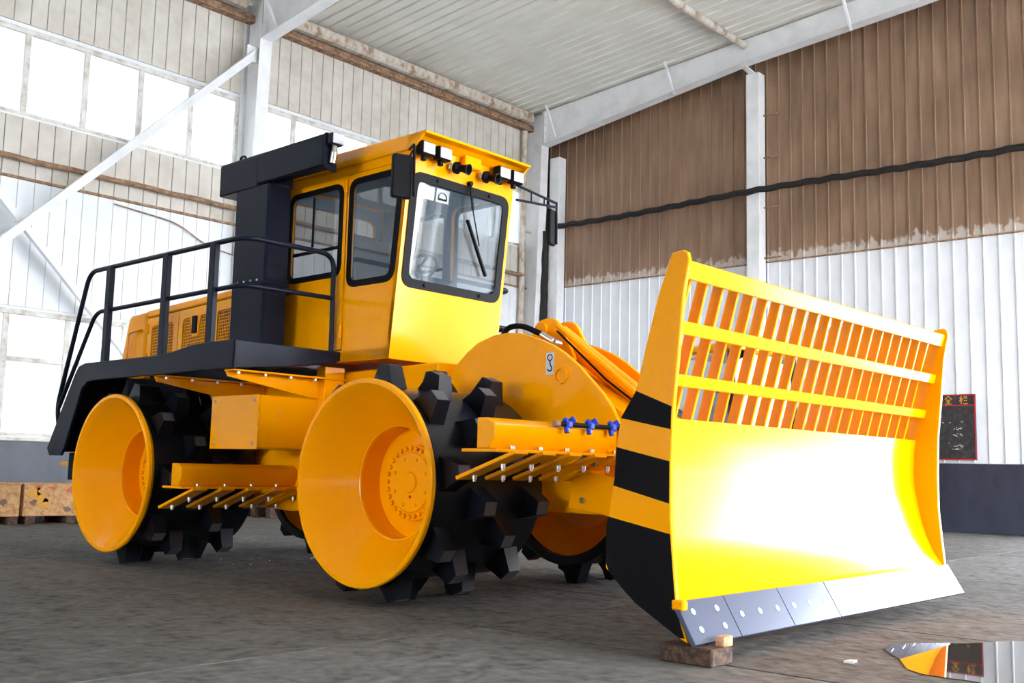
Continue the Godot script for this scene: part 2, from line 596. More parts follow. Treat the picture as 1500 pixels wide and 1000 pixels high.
func hall() -> void:
	# outside ground
	var yard := boxp("ground", Vector3(0, -0.45, 0), Vector3(300, 0.5, 300), 0.0, M.yard, self)
	tag(yard, "pale concrete yard outside the hall", "ground", "", "structure")

	# floor: slabs with open joints over a dark bed
	var fl := boxp("floor", Vector3((GX + RX) * 0.5, -0.11, (WL + WF) * 0.5), Vector3(GX - RX + 0.6, 0.2, WF - WL + 0.6), 0.0, M.joint, self)
	tag(fl, "worn grey concrete floor of large slabs with dark joints", "floor", "", "structure")
	var xs := [-34.0, -27.6, -20.2, -12.8, -9.1, -5.4, -1.7, 0.15, 3.85, 7.55, 11.25, 13.0]
	var zs := [-10.8, -9.6, -6.1, -4.85, -2.42, 1.15, 4.75, 8.35, 11.95, 14.0]
	for i in xs.size() - 1:
		for k in zs.size() - 1:
			var b := MB.new()
			var dy := 0.0
			b.box(Vector3((xs[i] + xs[i + 1]) * 0.5, -0.06 + dy, (zs[k] + zs[k + 1]) * 0.5), Vector3(xs[i + 1] - xs[i] - 0.022, 0.12, zs[k + 1] - zs[k] - 0.022), 0.002)
			put("slab", b, M.floor[(i * 2 + k * 3 + i * k) % 3], fl)

	# long wall in view
	var up_l := []
	var lo_l := []
	var bays := [-35.55, -27.55, -19.55, -11.55, -3.55, 4.45, 12.45]
	var hl: Array = []
	for i in 6:
		var a: float = max(bays[i] + 0.16, RX)
		var c: float = bays[i + 1] - 0.12
		if i >= 3:
			hl.append([a, 6.2, c, 7.6]); up_l.append([a, c])
		if i == 4:
			hl.append([a, 1.22, c, 3.18]); lo_l.append([a, c])
	var wl := wall_core("wall_left", true, WL - 0.1, 0.18, RX - 0.2, GX + 0.2, 9.42, hl, M.white_wall)
	tag(wl, "long hall wall clad in upright sheets, beige above and white below, with window bands", "wall", "", "structure")
	var sm := flat_sheet(0.246)
	var smw := flat_sheet(0.254)
	var x := -1.62
	while x < GX - 0.05:
		var in_lo := x + 0.13 < 4.33
		var bands: Array = [[7.66, 9.4, M.beige], [5.22, 6.16, M.beige], [3.22, 5.2, M.white_wall]]
		if not in_lo:
			bands[2] = [1.24, 5.2, M.white_wall]
		for bd in bands:
			var o := inst("cladding_sheet", sm if bd[2] == M.beige else smw, bd[2], wl)
			o.position = Vector3(x, bd[0], WL - 0.01)
			o.scale = Vector3(1, bd[1] - bd[0], 1)
		x += 0.26
	boxp("plinth", Vector3((GX + RX) * 0.5, 0.6, WL + 0.02), Vector3(GX - RX, 1.2, 0.08), 0.01, M.plinth, wl)
	boxp("sill", Vector3((RX + 4.4) * 0.5, 1.2, WL + 0.05), Vector3(4.4 - RX, 0.06, 0.16), 0.01, M.frame_white, wl)
	var n := 1
	for i in up_l.size():
		var a: float = up_l[i][0]
		var c: float = up_l[i][1]
		window_band("window_%d" % n, true, WL - 0.06, a, c, 6.2, 7.6, int(round((c - a) / 0.98)), [])
		n += 1
	for i in lo_l.size():
		window_band("window_%d" % n, true, WL - 0.06, lo_l[i][0], lo_l[i][1], 1.24, 3.18, int(round((lo_l[i][1] - lo_l[i][0]) / 0.96)), [2.42])
		n += 1

	# gable in view with the wide open gateway beyond the frame
	var wr := wall_core("wall_right", false, GX + 0.1, 0.18, WL - 0.2, WF + 0.2, 10.5, [[1.6, -0.1, 11.0, 4.6]], M.white_wall)
	tag(wr, "gable wall clad in ribbed sheets, sooty brown above and white below with a dark plinth", "wall", "", "structure")
	var gm := sheet_mesh(0.262, 0.035, 0.028)
	var z := WL
	while z < WF - 0.2:
		var bands: Array = [[5.24, roof_y(z) + 0.02, M.gable], [1.22, 5.22, M.white_wall]]
		if z > 1.4 and z < 11.0:
			bands[1] = [4.62, 5.22, M.white_wall]
		for bd in bands:
			var o := inst("cladding_sheet", gm, bd[2], wr)
			o.transform = Transform3D(Basis(Vector3(0, 0, 1), Vector3(0, bd[1] - bd[0], 0), Vector3(-1, 0, 0)), Vector3(GX + 0.01, bd[0], z))
		z += 0.264
	boxp("plinth", Vector3(GX - 0.02, 0.6, (WL + 1.6) * 0.5), Vector3(0.08, 1.2, 1.6 - WL), 0.01, M.plinth, wr)
	boxp("plinth", Vector3(GX - 0.02, 0.6, (11.0 + WF) * 0.5), Vector3(0.08, 1.2, WF - 11.0), 0.01, M.plinth, wr)

	# walls behind the camera
	var hf: Array = []
	for i in range(4, 6):
		hf.append([bays[i] + 0.16, 6.2, bays[i + 1] - 0.12, 7.6])
	var gates := hf.duplicate()
	gates.append([4.7, -0.1, 12.2, 5.6])
	gates.append([-3.2, -0.1, 4.2, 5.6])
	gates.append([-13.3, -0.1, -12.1, 2.3])
	var wfr := wall_core("wall_front", true, WF + 0.1, 0.18, RX - 0.2, GX + 0.2, 9.42, gates, M.beige)
	tag(wfr, "long beige hall wall with an open gateway, opposite the braced wall", "wall", "", "structure")
	for h in hf:
		window_band("window_%d" % n, true, WF + 0.08, h[0], h[2], h[1], h[3], 8, [])
		n += 1
	var wre := wall_core("wall_rear", false, RX - 0.1, 0.18, WL - 0.2, WF + 0.2, 10.5, [[-5.0, -0.1, 7.0, 5.6]], M.beige)  # opening added to send low fill light onto the near side of the machine
	tag(wre, "beige end wall at the far end of the hall with an unseen opening added for fill light", "wall", "", "structure")

	# ceiling of ribbed sheets on both slopes
	var cb := MB.new()
	for s in [[WL - 0.2, 1.6], [1.6, WF + 0.2]]:
		var a := Vector3((GX + RX) * 0.5, roof_y(s[0]) + 0.09, s[0])
		var c := Vector3((GX + RX) * 0.5, roof_y(s[1]) + 0.09, s[1])
		cb.bar(a, c, GX - RX + 0.4, 0.1)
	var ce := put("ceiling", cb, M.roof, self)
	tag(ce, "sloping ceiling of pale grey ribbed roof sheets", "ceiling", "", "structure")
	var rm := MB.new()
	var L := (1.6 - WL) / cos(atan(0.075))
	rm.prism(PackedVector2Array([Vector2(0, 0), Vector2(0.255, 0), Vector2(0.255, -0.012), Vector2(0.05, -0.012), Vector2(0.037, -0.04), Vector2(0.013, -0.04), Vector2(0, -0.012)]), Vector3.ZERO, Vector3.RIGHT, Vector3.UP, Vector3.BACK, L)
	var rmesh := rm.mesh()
	var ang := -atan(0.075)
	var xx := -3.5
	while xx < GX:
		var o := inst("roof_sheet", rmesh, M.roof, ce)
		o.transform = Transform3D(Basis(Vector3.RIGHT, ang), Vector3(xx, roof_y(WL) + 0.04, WL))
		xx += 0.258

	# portal frames
	var k := 0
	for fx in [-19.55, -11.55, -3.55, 4.45, 12.45]:
		portal(fx, k)
		k += 1
	# gable posts
	for p in [[-10.12, 8.35, "white steel gable post in the corner, beside the black upright pipe"], [-4.86, 9.2, "white steel gable post in the middle of the sooty brown wall"]]:
		var post := Node3D.new()
		post.name = "gable_post"
		add_child(post, true)
		tag(post, p[2], "post", "", "structure")
		boxp("shaft", Vector3(12.80, p[1] * 0.5, p[0]), Vector3(0.26, p[1], 0.3), 0.012, M.white_steel, post)
		boxp("base_plate", Vector3(12.80, 0.015, p[0]), Vector3(0.38, 0.03, 0.44), 0.004, M.white_steel, post)
		if p[0] > -6.0:
			var b := MB.new()
			b.bar(Vector3(12.74, p[1] - 0.02, p[0]), Vector3(12.5, 9.36, p[0] - 0.15), 0.16, 0.02)
			put("cleat_plate", b, M.white_steel, post)
			for y in [5.3, 6.35, 7.4, 8.3]:
				var t := MB.new()
				t.tube([Vector3(12.86, y, p[0] + 0.13), Vector3(12.9, y + 0.01, p[0] + 0.5)], 0.018, 6)
				put("tie_rod", t, M.rust, post)

	# eave tube and channel, roof strut, wall pipe, sheet ledges, wires
	var et := MB.new()
	et.box(Vector3((4.7 + 12.3) * 0.5, 9.3, WL + 0.24), Vector3(7.6, 0.24, 0.24), 0.05)
	tag(put("trim_1", et, M.rust_white, self), "flaking white eave tube between the column and the hall corner", "beam", "", "structure")
	et = MB.new()
	et.box(Vector3((RX + 4.2) * 0.5, 9.3, WL + 0.24), Vector3(4.2 - RX, 0.24, 0.24), 0.05)
	tag(put("trim_2", et, M.rust_white, self), "flaking white eave tube above the diagonal wall brace", "beam", "", "structure")
	et = MB.new()
	et.box(Vector3((RX + GX) * 0.5, 9.09, WL + 0.1), Vector3(GX - RX, 0.14, 0.18), 0.01)
	tag(put("trim_3", et, M.rust, self), "rusty brown channel under the eave tube", "beam", "", "structure")
	et = MB.new()
	et.tube([Vector3(4.5, 9.72, -4.9), Vector3(12.42, 9.72, -4.9)], 0.075, 12)
	tag(put("trim_4", et, M.rust_white, self), "white and rust round strut under the ceiling, ending at the gable rafter", "strut", "", "structure")
	et = MB.new()
	var pp: Array = []
	for i in 48:
		pp.append(Vector3(-3.4 + i * 0.332, 5.47 + 0.008 * sin(i * 1.9), WL + 0.17))
	et.tube(pp, 0.045, 8)
	tag(put("wall_pipe", et, M.rust, self), "thin rusty pipe running along the beige wall below the upper windows", "pipe")
	for q in [[Vector3((RX + GX) * 0.5, 5.2, WL + 0.04), Vector3(GX - RX, 0.04, 0.06), "trim_5", "brown ledge between the beige and white sheets of the long wall"], [Vector3(GX - 0.05, 5.23, (WL + 1.5) * 0.5), Vector3(0.03, 0.03, 1.5 - WL), "trim_6", "thin brown batten at the foot of the sooty gable sheets"]]:
		var o := boxp(q[2], q[0], q[1], 0.004, M.rust, self)
		tag(o, q[3], "trim", "", "structure")
	# black lagged pipe on the gable and its upright in the corner
	et = MB.new()
	pp = []
	for i in 80:
		pp.append(Vector3(12.6 + 0.008 * sin(i * 2.3), 6.64 - 0.03 * sin(i * PI / 26.0) + 0.012 * sin(i * 1.7), -10.2 + i * 0.145))
	et.tube(pp, 0.065, 9)
	var lag := put("lagged_pipe", et, M.insulation, self)
	tag(lag, "black lagged pipe running level across the sooty brown gable wall", "pipe")
	et = MB.new()
	pp = []
	for i in 48:
		pp.append(Vector3(12.58 + 0.012 * sin(i * 1.3), 0.02 + i * 0.139, -10.32 + 0.012 * cos(i * 2.1)))
	et.tube(pp, 0.10, 9)
	tag(put("upright_pipe", et, M.insulation, self), "black lagged pipe standing upright in the hall corner", "pipe")
	# brown corner pipe and brackets
	et = MB.new()
	et.tube([Vector3(12.18, 0.02, WL + 0.14), Vector3(12.18, 8.98, WL + 0.14)], 0.07, 10)
	tag(put("down_pipe", et, M.rust_white, self), "rusty white down pipe against the beige sheets near the corner column", "pipe")

	for br in [[4.3, "low on the white wall"], [6.55, "level with the black pipe"], [7.6, "high on the beige sheets"]]:
		var y: float = br[0]
		et = MB.new()
		et.tube([Vector3(12.254, y, WL + 0.14), Vector3(12.44, y - 0.01, WL + 0.16)], 0.03, 8)
		tag(put("pipe_bracket", et, M.rust_white, self), "short rusty bracket tying the down pipe to the corner column, " + br[1], "bracket", "brackets of the down pipe")
	# diagonal braces of the long wall
	brace("wall_brace", Vector3(4.3, 8.3, WL + 0.44), Vector3(-3.4, 0.55, WL + 0.44), "long white angle brace rising to the column across the upper windows")
	brace("wall_brace", Vector3(-3.4, 8.3, WL + 0.34), Vector3(4.3, 0.55, WL + 0.34), "white angle brace falling across the white wall to behind the machine")
	# thin loose wire on the white wall
	et = MB.new()
	et.tube(fillet([Vector3(2.0, 5.1, WL + 0.08), Vector3(3.2, 5.0, WL + 0.08), Vector3(3.7, 4.72, WL + 0.08), Vector3(4.4, 4.62, WL + 0.08)], 0.4, 6), 0.012, 5)
	tag(put("loose_wire", et, M.rust, self), "thin brown wire hanging on the white wall behind the black tower", "wire")

func brace(called: String, a: Vector3, b: Vector3, label: String) -> void:
	var o := Node3D.new()
	o.name = called
	add_child(o, true)
	tag(o, label, "brace", "", "structure")
	var m := MB.new()
	var d := (b - a).normalized()
	var nrm := Vector3.BACK
	var side := d.cross(nrm).normalized()
	m.bar(a, b, 0.012, 0.14, side, 0.002)
	m.bar(a + side * 0.07 + nrm * 0.05, b + side * 0.07 + nrm * 0.05, 0.1, 0.012, side, 0.002)
	put("angle_bar", m, M.white_steel, o)
	for e in [a, b]:
		var g := MB.new()
		g.box(e, Vector3(0.34, 0.3, 0.014), 0.003)
		put("gusset", g, M.white_steel, o)

func portal(fx: float, k: int) -> void:
	var o := base("portal_frame")
	var where: String = ["two bays beyond the braced window bay", "beyond the far window bay", "beside the camera's window bay", "standing between the two window bays", "standing in the corner by the sooty gable"][k]
	if k == 2:
		where = "one bay before the braced window bay"
	tag(o, "white steel portal frame " + where, "frame", "", "structure")
	for s in [1.0, -1.0]:
		var wz: float = WL if s > 0.0 else WF
		# tapered column: web and inner and outer flanges
		var web := MB.new()
		web.prism(PackedVector2Array([Vector2(0.02, 0), Vector2(0.32, 0), Vector2(0.55, 8.75), Vector2(0.55, 9.4), Vector2(0.02, 9.4)]), Vector3(fx - 0.006, 0, wz), Vector3(0, 0, s), Vector3.UP, Vector3.RIGHT, 0.012)
		put("column_web", web, M.white_steel, o)
		var fl := MB.new()
		fl.bar(Vector3(fx, 0, wz + s * 0.325), Vector3(fx, 8.62, wz + s * 0.555), 0.26, 0.016, Vector3(0, 0, s), 0.002)
		put("column_flange", fl, M.white_steel, o)
		fl = MB.new()
		fl.box(Vector3(fx, 4.7, wz + s * 0.012), Vector3(0.26, 9.4, 0.016), 0.002)
		put("column_flange", fl, M.white_steel, o)
		fl = MB.new()
		fl.box(Vector3(fx, 0.012, wz + s * 0.17), Vector3(0.34, 0.024, 0.5), 0.003)
		put("base_plate", fl, M.white_steel, o)
		# rafter: haunched web and bottom flange, splice plates at the knee
		var zz := [0.55, 5.95, 9.5, 12.4]
		var lo := [8.60, 9.34, 9.62, 9.9]
		var pts := PackedVector2Array()
		for i in 4:
			pts.append(Vector2(zz[i], lo[i]))
		pts.append(Vector2(12.4, roof_y(1.6) - 0.01))
		pts.append(Vector2(0.55, roof_y(WL + 0.55) - 0.01))
		var rw := MB.new()
		rw.prism(pts, Vector3(fx - 0.006, 0, wz), Vector3(0, 0, s), Vector3.UP, Vector3.RIGHT, 0.012)
		put("rafter_web", rw, M.white_steel, o)
		for i in 3:
			var rf := MB.new()
			rf.bar(Vector3(fx, lo[i], wz + s * zz[i]), Vector3(fx, lo[i + 1], wz + s * zz[i + 1]), 0.26, 0.016, Vector3.UP, 0.002)
			put("rafter_flange", rf, M.white_steel, o)
		for dx in [0.55, 0.6]:
			var sp := MB.new()
			sp.box(Vector3(fx, 9.02, wz + s * dx), Vector3(0.24, 0.82, 0.018), 0.002)
			put("splice_plate", sp, M.white_steel, o)
		var bolts := MB.new()
		for y in [8.75, 8.9, 9.1, 9.3]:
			for e in [-0.08, 0.08]:
				bolts.cyl(Vector3(fx + e, y, wz + s * 0.61), Vector3(fx + e, y, wz + s * 0.64), 0.016, 6)
		put("splice_bolts", bolts, M.white_steel, o).set_meta("kind", "stuff")
		for t in [0.9, 4.2, 8.2]:
			var y0 := lerpf(8.66, 9.5, t / 9.0)
			var st := MB.new()
			st.bar(Vector3(fx - 0.05, y0, wz + s * t), Vector3(fx - 0.42, roof_y(WL + t) - 0.05, wz + s * t), 0.05, 0.05, Vector3.BACK, 0.004)
			put("fly_brace", st, M.white_steel, o)

# ------------------------------------------------------------------ the compactor (own axes: x across, z forwards, origin under the front axle)
const AX := Vector3(1, 0, 0)
const AY := Vector3(0, 1, 0)
const AZ := Vector3(0, 0, 1)
const HUB := 0.8086

func part(called: String, parent: Node) -> Node3D:
	var o := Node3D.new()
	o.name = called
	parent.add_child(o, true)
	return o

func v2(a: Array) -> PackedVector2Array:
	var o := PackedVector2Array()
	for q in a:
		o.append(Vector2(q[0], q[1]))
	return o

func compactor() -> void:
	var R := base("landfill_compactor")
	R.rotation.y = -0.0167
	tag(R, "large yellow and black landfill compactor with cleated steel drums and a slatted dozer blade", "compactor")
	drums(R)
	blade(R)
	front_frame(R)
	rear_frame(R)
	deck(R)
	hood(R)
	tower(R)
	cab(R)

func drums(R: Node3D) -> void:
	# meshes of one drum, its axis along +x from the outer face, centred on the hub
	var sh := MB.new()
	sh.lathe(v2([[0.08, 0.635], [0.08, 0.655], [0.085, 0.66], [1.115, 0.66], [1.125, 0.65], [1.125, 0.58], [1.08, 0.58], [1.08, 0.62], [0.1, 0.62]]), Vector3.ZERO, AX, 72)
	var shell := sh.mesh()
	var co := MB.new()
	var lip := [[0.012, 0.655], [0.0, 0.672], [0.0, 0.694], [0.008, 0.702], [0.03, 0.702], [0.06, 0.668], [0.07, 0.655]]
	var prof := []
	for q in lip:
		prof.append(q)
	prof.append_array([[0.36, 0.40], [0.52, 0.40], [0.52, 0.0], [0.505, 0.0], [0.505, 0.382], [0.345, 0.382], [0.335, 0.388], [0.335, 0.396]])
	# outer face first: lip to throat
	co.lathe(v2([[0.02, 0.65], [0.0, 0.668], [0.0, 0.694], [0.008, 0.702], [0.035, 0.702], [0.075, 0.66], [0.35, 0.415], [0.515, 0.415], [0.515, 0.0], [0.505, 0.0], [0.505, 0.385], [0.345, 0.385], [0.328, 0.39], [0.325, 0.397]]), Vector3.ZERO, AX, 72)
	var cone := co.mesh()
	var ic := MB.new()
	ic.lathe(v2([[1.10, 0.60], [0.86, 0.36], [0.86, 0.0], [0.85, 0.0], [0.85, 0.37], [1.09, 0.612]]), Vector3.ZERO, AX, 64)
	var inner := ic.mesh()
	var hb := MB.new()
	hb.lathe(v2([[0.505, 0.0], [0.505, 0.262], [0.50, 0.27], [0.475, 0.27], [0.468, 0.262], [0.468, 0.215], [0.455, 0.205], [0.455, 0.075], [0.44, 0.068], [0.44, 0.0]]).duplicate(), Vector3.ZERO, AX, 48, false)
	var hub := hb.mesh()
	var bt := MB.new()
	for i in 28:
		var a := TAU * i / 28.0
		var c := Vector3(0, sin(a), cos(a)) * 0.24
		bt.cyl(c + AX * 0.472, c + AX * 0.446, 0.0165, 8)
	for i in 8:
		var a := TAU * (i + 0.5) / 8.0
		var c := Vector3(0, sin(a), cos(a)) * 0.17
		bt.cyl(c + AX * 0.458, c + AX * 0.446, 0.012, 8)
	var bolts := bt.mesh()
	# cleat: block narrowing outwards, tip along +y, its length round the drum along z
	var cl := MB.new()
	var h0 := 0.645 
	var lo := [Vector3(-0.068, h0, -0.115), Vector3(0.068, h0, -0.115), Vector3(0.068, h0, 0.115), Vector3(-0.068, h0, 0.115)]
	var hi := [Vector3(-0.058, HUB - 0.002, -0.05), Vector3(0.058, HUB - 0.002, -0.05), Vector3(0.058, HUB - 0.002, 0.05), Vector3(-0.058, HUB - 0.002, 0.05)]
	for i in 4:
		var j := (i + 1) % 4
		cl.quad(lo[i], lo[j], hi[j], hi[i], (lo[i] + lo[j]) * Vector3(1, 0, 1))
	cl.quad(hi[0], hi[1], hi[2], hi[3], AY)
	cl.quad(lo[0], lo[1], lo[2], lo[3], -AY)
	var cleat := cl.mesh()
	var wt := MB.new()
	wt.box(Vector3(0, HUB - 0.002, 0), Vector3(0.104, 0.003, 0.088), 0.0)
	var tip := wt.mesh()
	var rows := [0.19, 0.45, 0.71, 0.97]
	var phase := [0.0, 0.42, 0.84, 0.42]
	var spots := [[-1.647, 0.0, 1.0], [-1.647, -3.496, 1.0], [1.647, 0.0, -1.0], [1.647, -3.496, -1.0]]
	var seen := ["front drum beside the lift arm", "rear drum under the deck", "front drum on the far side", "rear drum on the far side"]
	for d in 4:
		var s: Array = spots[d]
		var dr := inst("drum", shell, M.drum, R)
		dr.set_meta("label", "black cleated steel " + seen[d])
		dr.transform = Transform3D(Basis(AX * s[2], AY, AZ * s[2]), Vector3(s[0], HUB, s[1]))
		inst("rim_cone", cone, M.yellow, dr).set_meta("label", "yellow dished wheel disc")
		inst("inner_cone", inner, M.yellow, dr)
		inst("hub", hub, M.yellow, dr)
		inst("hub_bolts", bolts, M.yellow, dr).set_meta("kind", "stuff")
		if d < 2:
			for q in [[0.24, 1.25], [0.17, -1.2], [0.1, -1.5]]:
				var rd := MB.new()
				var c: Vector3 = Vector3(0, sin(q[1]), cos(q[1])) * q[0]
				rd.cyl(c + AX * 0.47, c + AX * 0.45, 0.011, 8)
				put("paint_mark", rd, M.red, dr)
		for r in rows.size():
			for i in 9:
				var o := inst("cleat", cleat, M.drum, dr)
				var a: float = TAU * (i + phase[r] + (0.3 if d == 1 else 0.1)) / 9.0
				o.transform = Transform3D(Basis(AX, a), Vector3(rows[r], 0, 0))
				if d < 2:
					inst("cleat_tip", tip, M.worn, dr).transform = o.transform

func blade(R: Node3D) -> void:
	var B := 1.785
	var bl := part("blade", R)
	bl.set_meta("label", "yellow dozer blade with slatted trash rack and striped end plates")
	# end plates (outline in z, y)
	var back := [[2.58, 2.035], [2.50, 1.83], [2.43, 1.59], [2.36, 1.33], [2.27, 1.2], [2.24, 1.06], [2.23, 0.88], [2.2, 0.74], [2.18, 0.63], [2.18, 0.42], [2.35, 0.27], [2.64, 0.115]]
	var frontl := [[2.68, 0.10], [2.62, 0.26], [2.60, 0.46], [2.58, 0.69], [2.58, 0.96], [2.59, 1.23], [2.62, 1.51], [2.65, 1.82], [2.685, 1.99], [2.675, 2.03], [2.65, 2.045]]
	var out: Array = back.duplicate()
	out.append_array(frontl)
	for s in [-1.0, 1.0]:
		var m := MB.new()
		m.prism(v2(out), Vector3(s * B, 0, 0), AZ, AY, AX * -s, 0.032, 0.005)
		put("end_plate", m, M.yellow, bl)
		# front lip of the end plate
		var zb := func(y: float) -> float:
			for i in back.size() - 1:
				if y <= back[i][1] and y >= back[i + 1][1]:
					return lerpf(back[i][0], back[i + 1][0], (back[i][1] - y) / (back[i][1] - back[i + 1][1]))
			return 2.64
		var zf := func(y: float) -> float:
			for i in frontl.size() - 1:
				if y >= frontl[i][1] and y <= frontl[i + 1][1]:
					return lerpf(frontl[i][0], frontl[i + 1][0], (y - frontl[i][1]) / (frontl[i + 1][1] - frontl[i][1]))
			return 2.66
		# painted bands: [back top, front top, back bottom, front bottom]
		for q in [[1.335, 1.25, 1.195, 1.135], [1.045, 0.975, 0.845, 0.765], [0.685, 0.615, 0.12, 0.12]]:
			var pl: Array = []
			var k := 12
			for i in k + 1:
				var y := lerpf(q[0], q[2], float(i) / k)
				pl.append([zb.call(y) + 0.004, y])
			for i in k + 1:
				var y := lerpf(q[3], q[1], float(i) / k)
				pl.append([zf.call(y) - 0.006, y])
			var st := MB.new()
			st.prism(v2(pl), Vector3(s * (B + 0.0005), 0, 0), AZ, AY, AX * s, 0.002)
			var w := put("warning_band", st, M.band, bl)
			w.set_meta("label", "black painted band")
	# mouldboard: curved sheet, top at 1.20
	var face := [[2.425, 1.205], [2.41, 1.10], [2.402, 0.97], [2.408, 0.84], [2.43, 0.72], [2.455, 0.6], [2.49, 0.49], [2.54, 0.38], [2.595, 0.295]]
	var mp: Array = face.duplicate()
	for i in range(face.size() - 1, -1, -1):
		mp.append([face[i][0] - 0.04, face[i][1] - (0.015 if i == face.size() - 1 else 0.0)])
	var mo := MB.new()
	mo.prism(v2(mp), Vector3(-B + 0.03, 0, 0), AZ, AY, AX, 2 * B - 0.06)
	put("mouldboard", mo, M.yellow, bl)
	var bs := MB.new()
	bs.prism(v2([[2.585, 0.31], [2.605, 0.285], [2.575, 0.26], [2.55, 0.285]]), Vector3(-B + 0.02, 0, 0), AZ, AY, AX, 2 * B - 0.04)
	put("edge_seat", bs, M.yellow, bl)
	# stiffening box at the back of the mouldboard
	var sb := MB.new()
	sb.box(Vector3(0, 0.72, 2.29), Vector3(2 * B - 0.1, 0.3, 0.18), 0.02)
	sb.box(Vector3(0, 1.14, 2.31), Vector3(2 * B - 0.1, 0.1, 0.14), 0.015)
	put("back_stiffener", sb, M.yellow, bl)
	# rails of the trash rack
	for q in [[1.905, 2.0, 2.655, 0.035], [1.63, 1.70, 2.585, 0.03], [1.37, 1.435, 2.505, 0.03]]:
		var r := MB.new()
		var yc: float = (q[0] + q[1]) * 0.5
		var tilt := Basis(AX, 0.27)
		r.box(Vector3(0, yc, q[2] - q[3] * 0.5), Vector3(2 * B - 0.064, q[1] - q[0], q[3]), 0.005, tilt)
		put("rack_rail", r, M.yellow, bl)
	# slats: deep upright plates behind the rails
	var sl := MB.new()
	sl.prism(v2([[2.405, 1.19], [2.62, 1.955], [2.553, 1.955], [2.336, 1.19]]), Vector3(-0.01, 0, 0), AZ, AY, AX, 0.02, 0.003)
	var slat := sl.mesh()
	for i in 21:
		var o := inst("rack_slat", slat, M.yellow, bl)
		o.position.x = -1.645 + i * 0.1605
	# cutting edge plates with bolts
	var y0 := 0.09
	var y1 := 0.285
	var z0 := 2.722
	var z1 := 2.605
	var nrm := Vector3(0, z0 - z1, y1 - y0).normalized()
	var dn := Vector3(0, y0 - y1, z0 - z1)
	var cuts := [-1.80, -1.36, -0.79, -0.22, 0.35, 0.92, 1.36, 1.80]
	for i in 7:
		var w: float = cuts[i + 1] - cuts[i]
		var m := MB.new()
		var c := Vector3((cuts[i] + cuts[i + 1]) * 0.5, (y0 + y1) * 0.5, (z0 + z1) * 0.5) + nrm * 0.004
		var bs2 := Basis(AX, dn.normalized().cross(AX).normalized() * -1.0, AX.cross(dn.normalized().cross(AX) * -1.0))
		bs2 = Basis(AX, -dn.normalized(), nrm)
		m.box(c, Vector3(w - 0.004, dn.length(), 0.028), 0.003, bs2)
		var e := put("cutting_edge", m, M.edge, bl)
		e.set_meta("label", "grey steel cutting edge segment")
		var rowsn: Array = [0.0]
		var cols := 3
		if i == 0 or i == 6:
			rowsn = [-0.045, 0.05]
			cols = 2
		for rr in rowsn:
			for j in cols:
				var cx := lerpf(-w * 0.5, w * 0.5, (j + 0.5) / cols)
				var p: Vector3 = c + AX * cx - dn.normalized() * rr + nrm * 0.0135
				var bm := MB.new()
				bm.cyl(p, p + nrm * 0.003, 0.017, 12)
				put("edge_bolt", bm, M.label, bl)
	var tb := MB.new()
	tb.box(Vector3(-B + 0.01, 0.275, 2.63), Vector3(0.05, 0.05, 0.07), 0.008)
	put("corner_gusset", tb, M.yellow, bl)

func scraper(R: Node3D, z: float, y: float, dir: float) -> void:
	var bd := MB.new()
	bd.cyl(Vector3.ZERO, AY * -0.03, 0.017, 6)
	bd.cyl(AY * -0.03, AY * -0.042, 0.011, 6)
	var bolt_down := bd.mesh()
	bd = MB.new()
	bd.cyl(Vector3.ZERO, AY * 0.022, 0.018, 6)
	var bolt_up := bd.mesh()
	# beam across one drum with five stripper fingers, bolts and a hose rail
	for s in [-1.0, 1.0]:
		var sc := part("scraper", R)
		var b := MB.new()
		var x0 := -1.64
		b.prism(v2([[-0.05, -0.05], [0.06, -0.05], [0.1, 0.02], [0.1, 0.1], [0.04, 0.135], [-0.05, 0.135]]), Vector3(x0 * s, y, z), AZ * dir, AY, AX * s, 1.22, 0.006)
		put("scraper_beam", b, M.yellow, sc)
		b = MB.new()
		b.box(Vector3(s * (x0 + 0.61), y - 0.062, z - 0.02 * dir), Vector3(1.24, 0.02, 0.3), 0.004)
		put("scraper_plate", b, M.yellow, sc)
		for i in 5:
			var x: float = (x0 + 0.04 + i * 0.26) * s
			var f := MB.new()
			f.bar(Vector3(x + 0.02 * s, y - 0.235, z - 0.22 * dir), Vector3(x + 0.08 * s, y - 0.07, z + 0.21 * dir), 0.15, 0.024, AY, 0.004)
			put("stripper_finger", f, M.yellow, sc)
			for q in [[0.03, -0.212, -0.13], [0.06, -0.14, 0.08]]:
				inst("bolt", bolt_down, M.steel, sc).position = Vector3(x + q[0] * s, y + q[1], z + q[2] * dir)
			inst("bolt", bolt_up, M.steel, sc).position = Vector3(x + 0.12 * s, y - 0.052, z + 0.1 * dir)

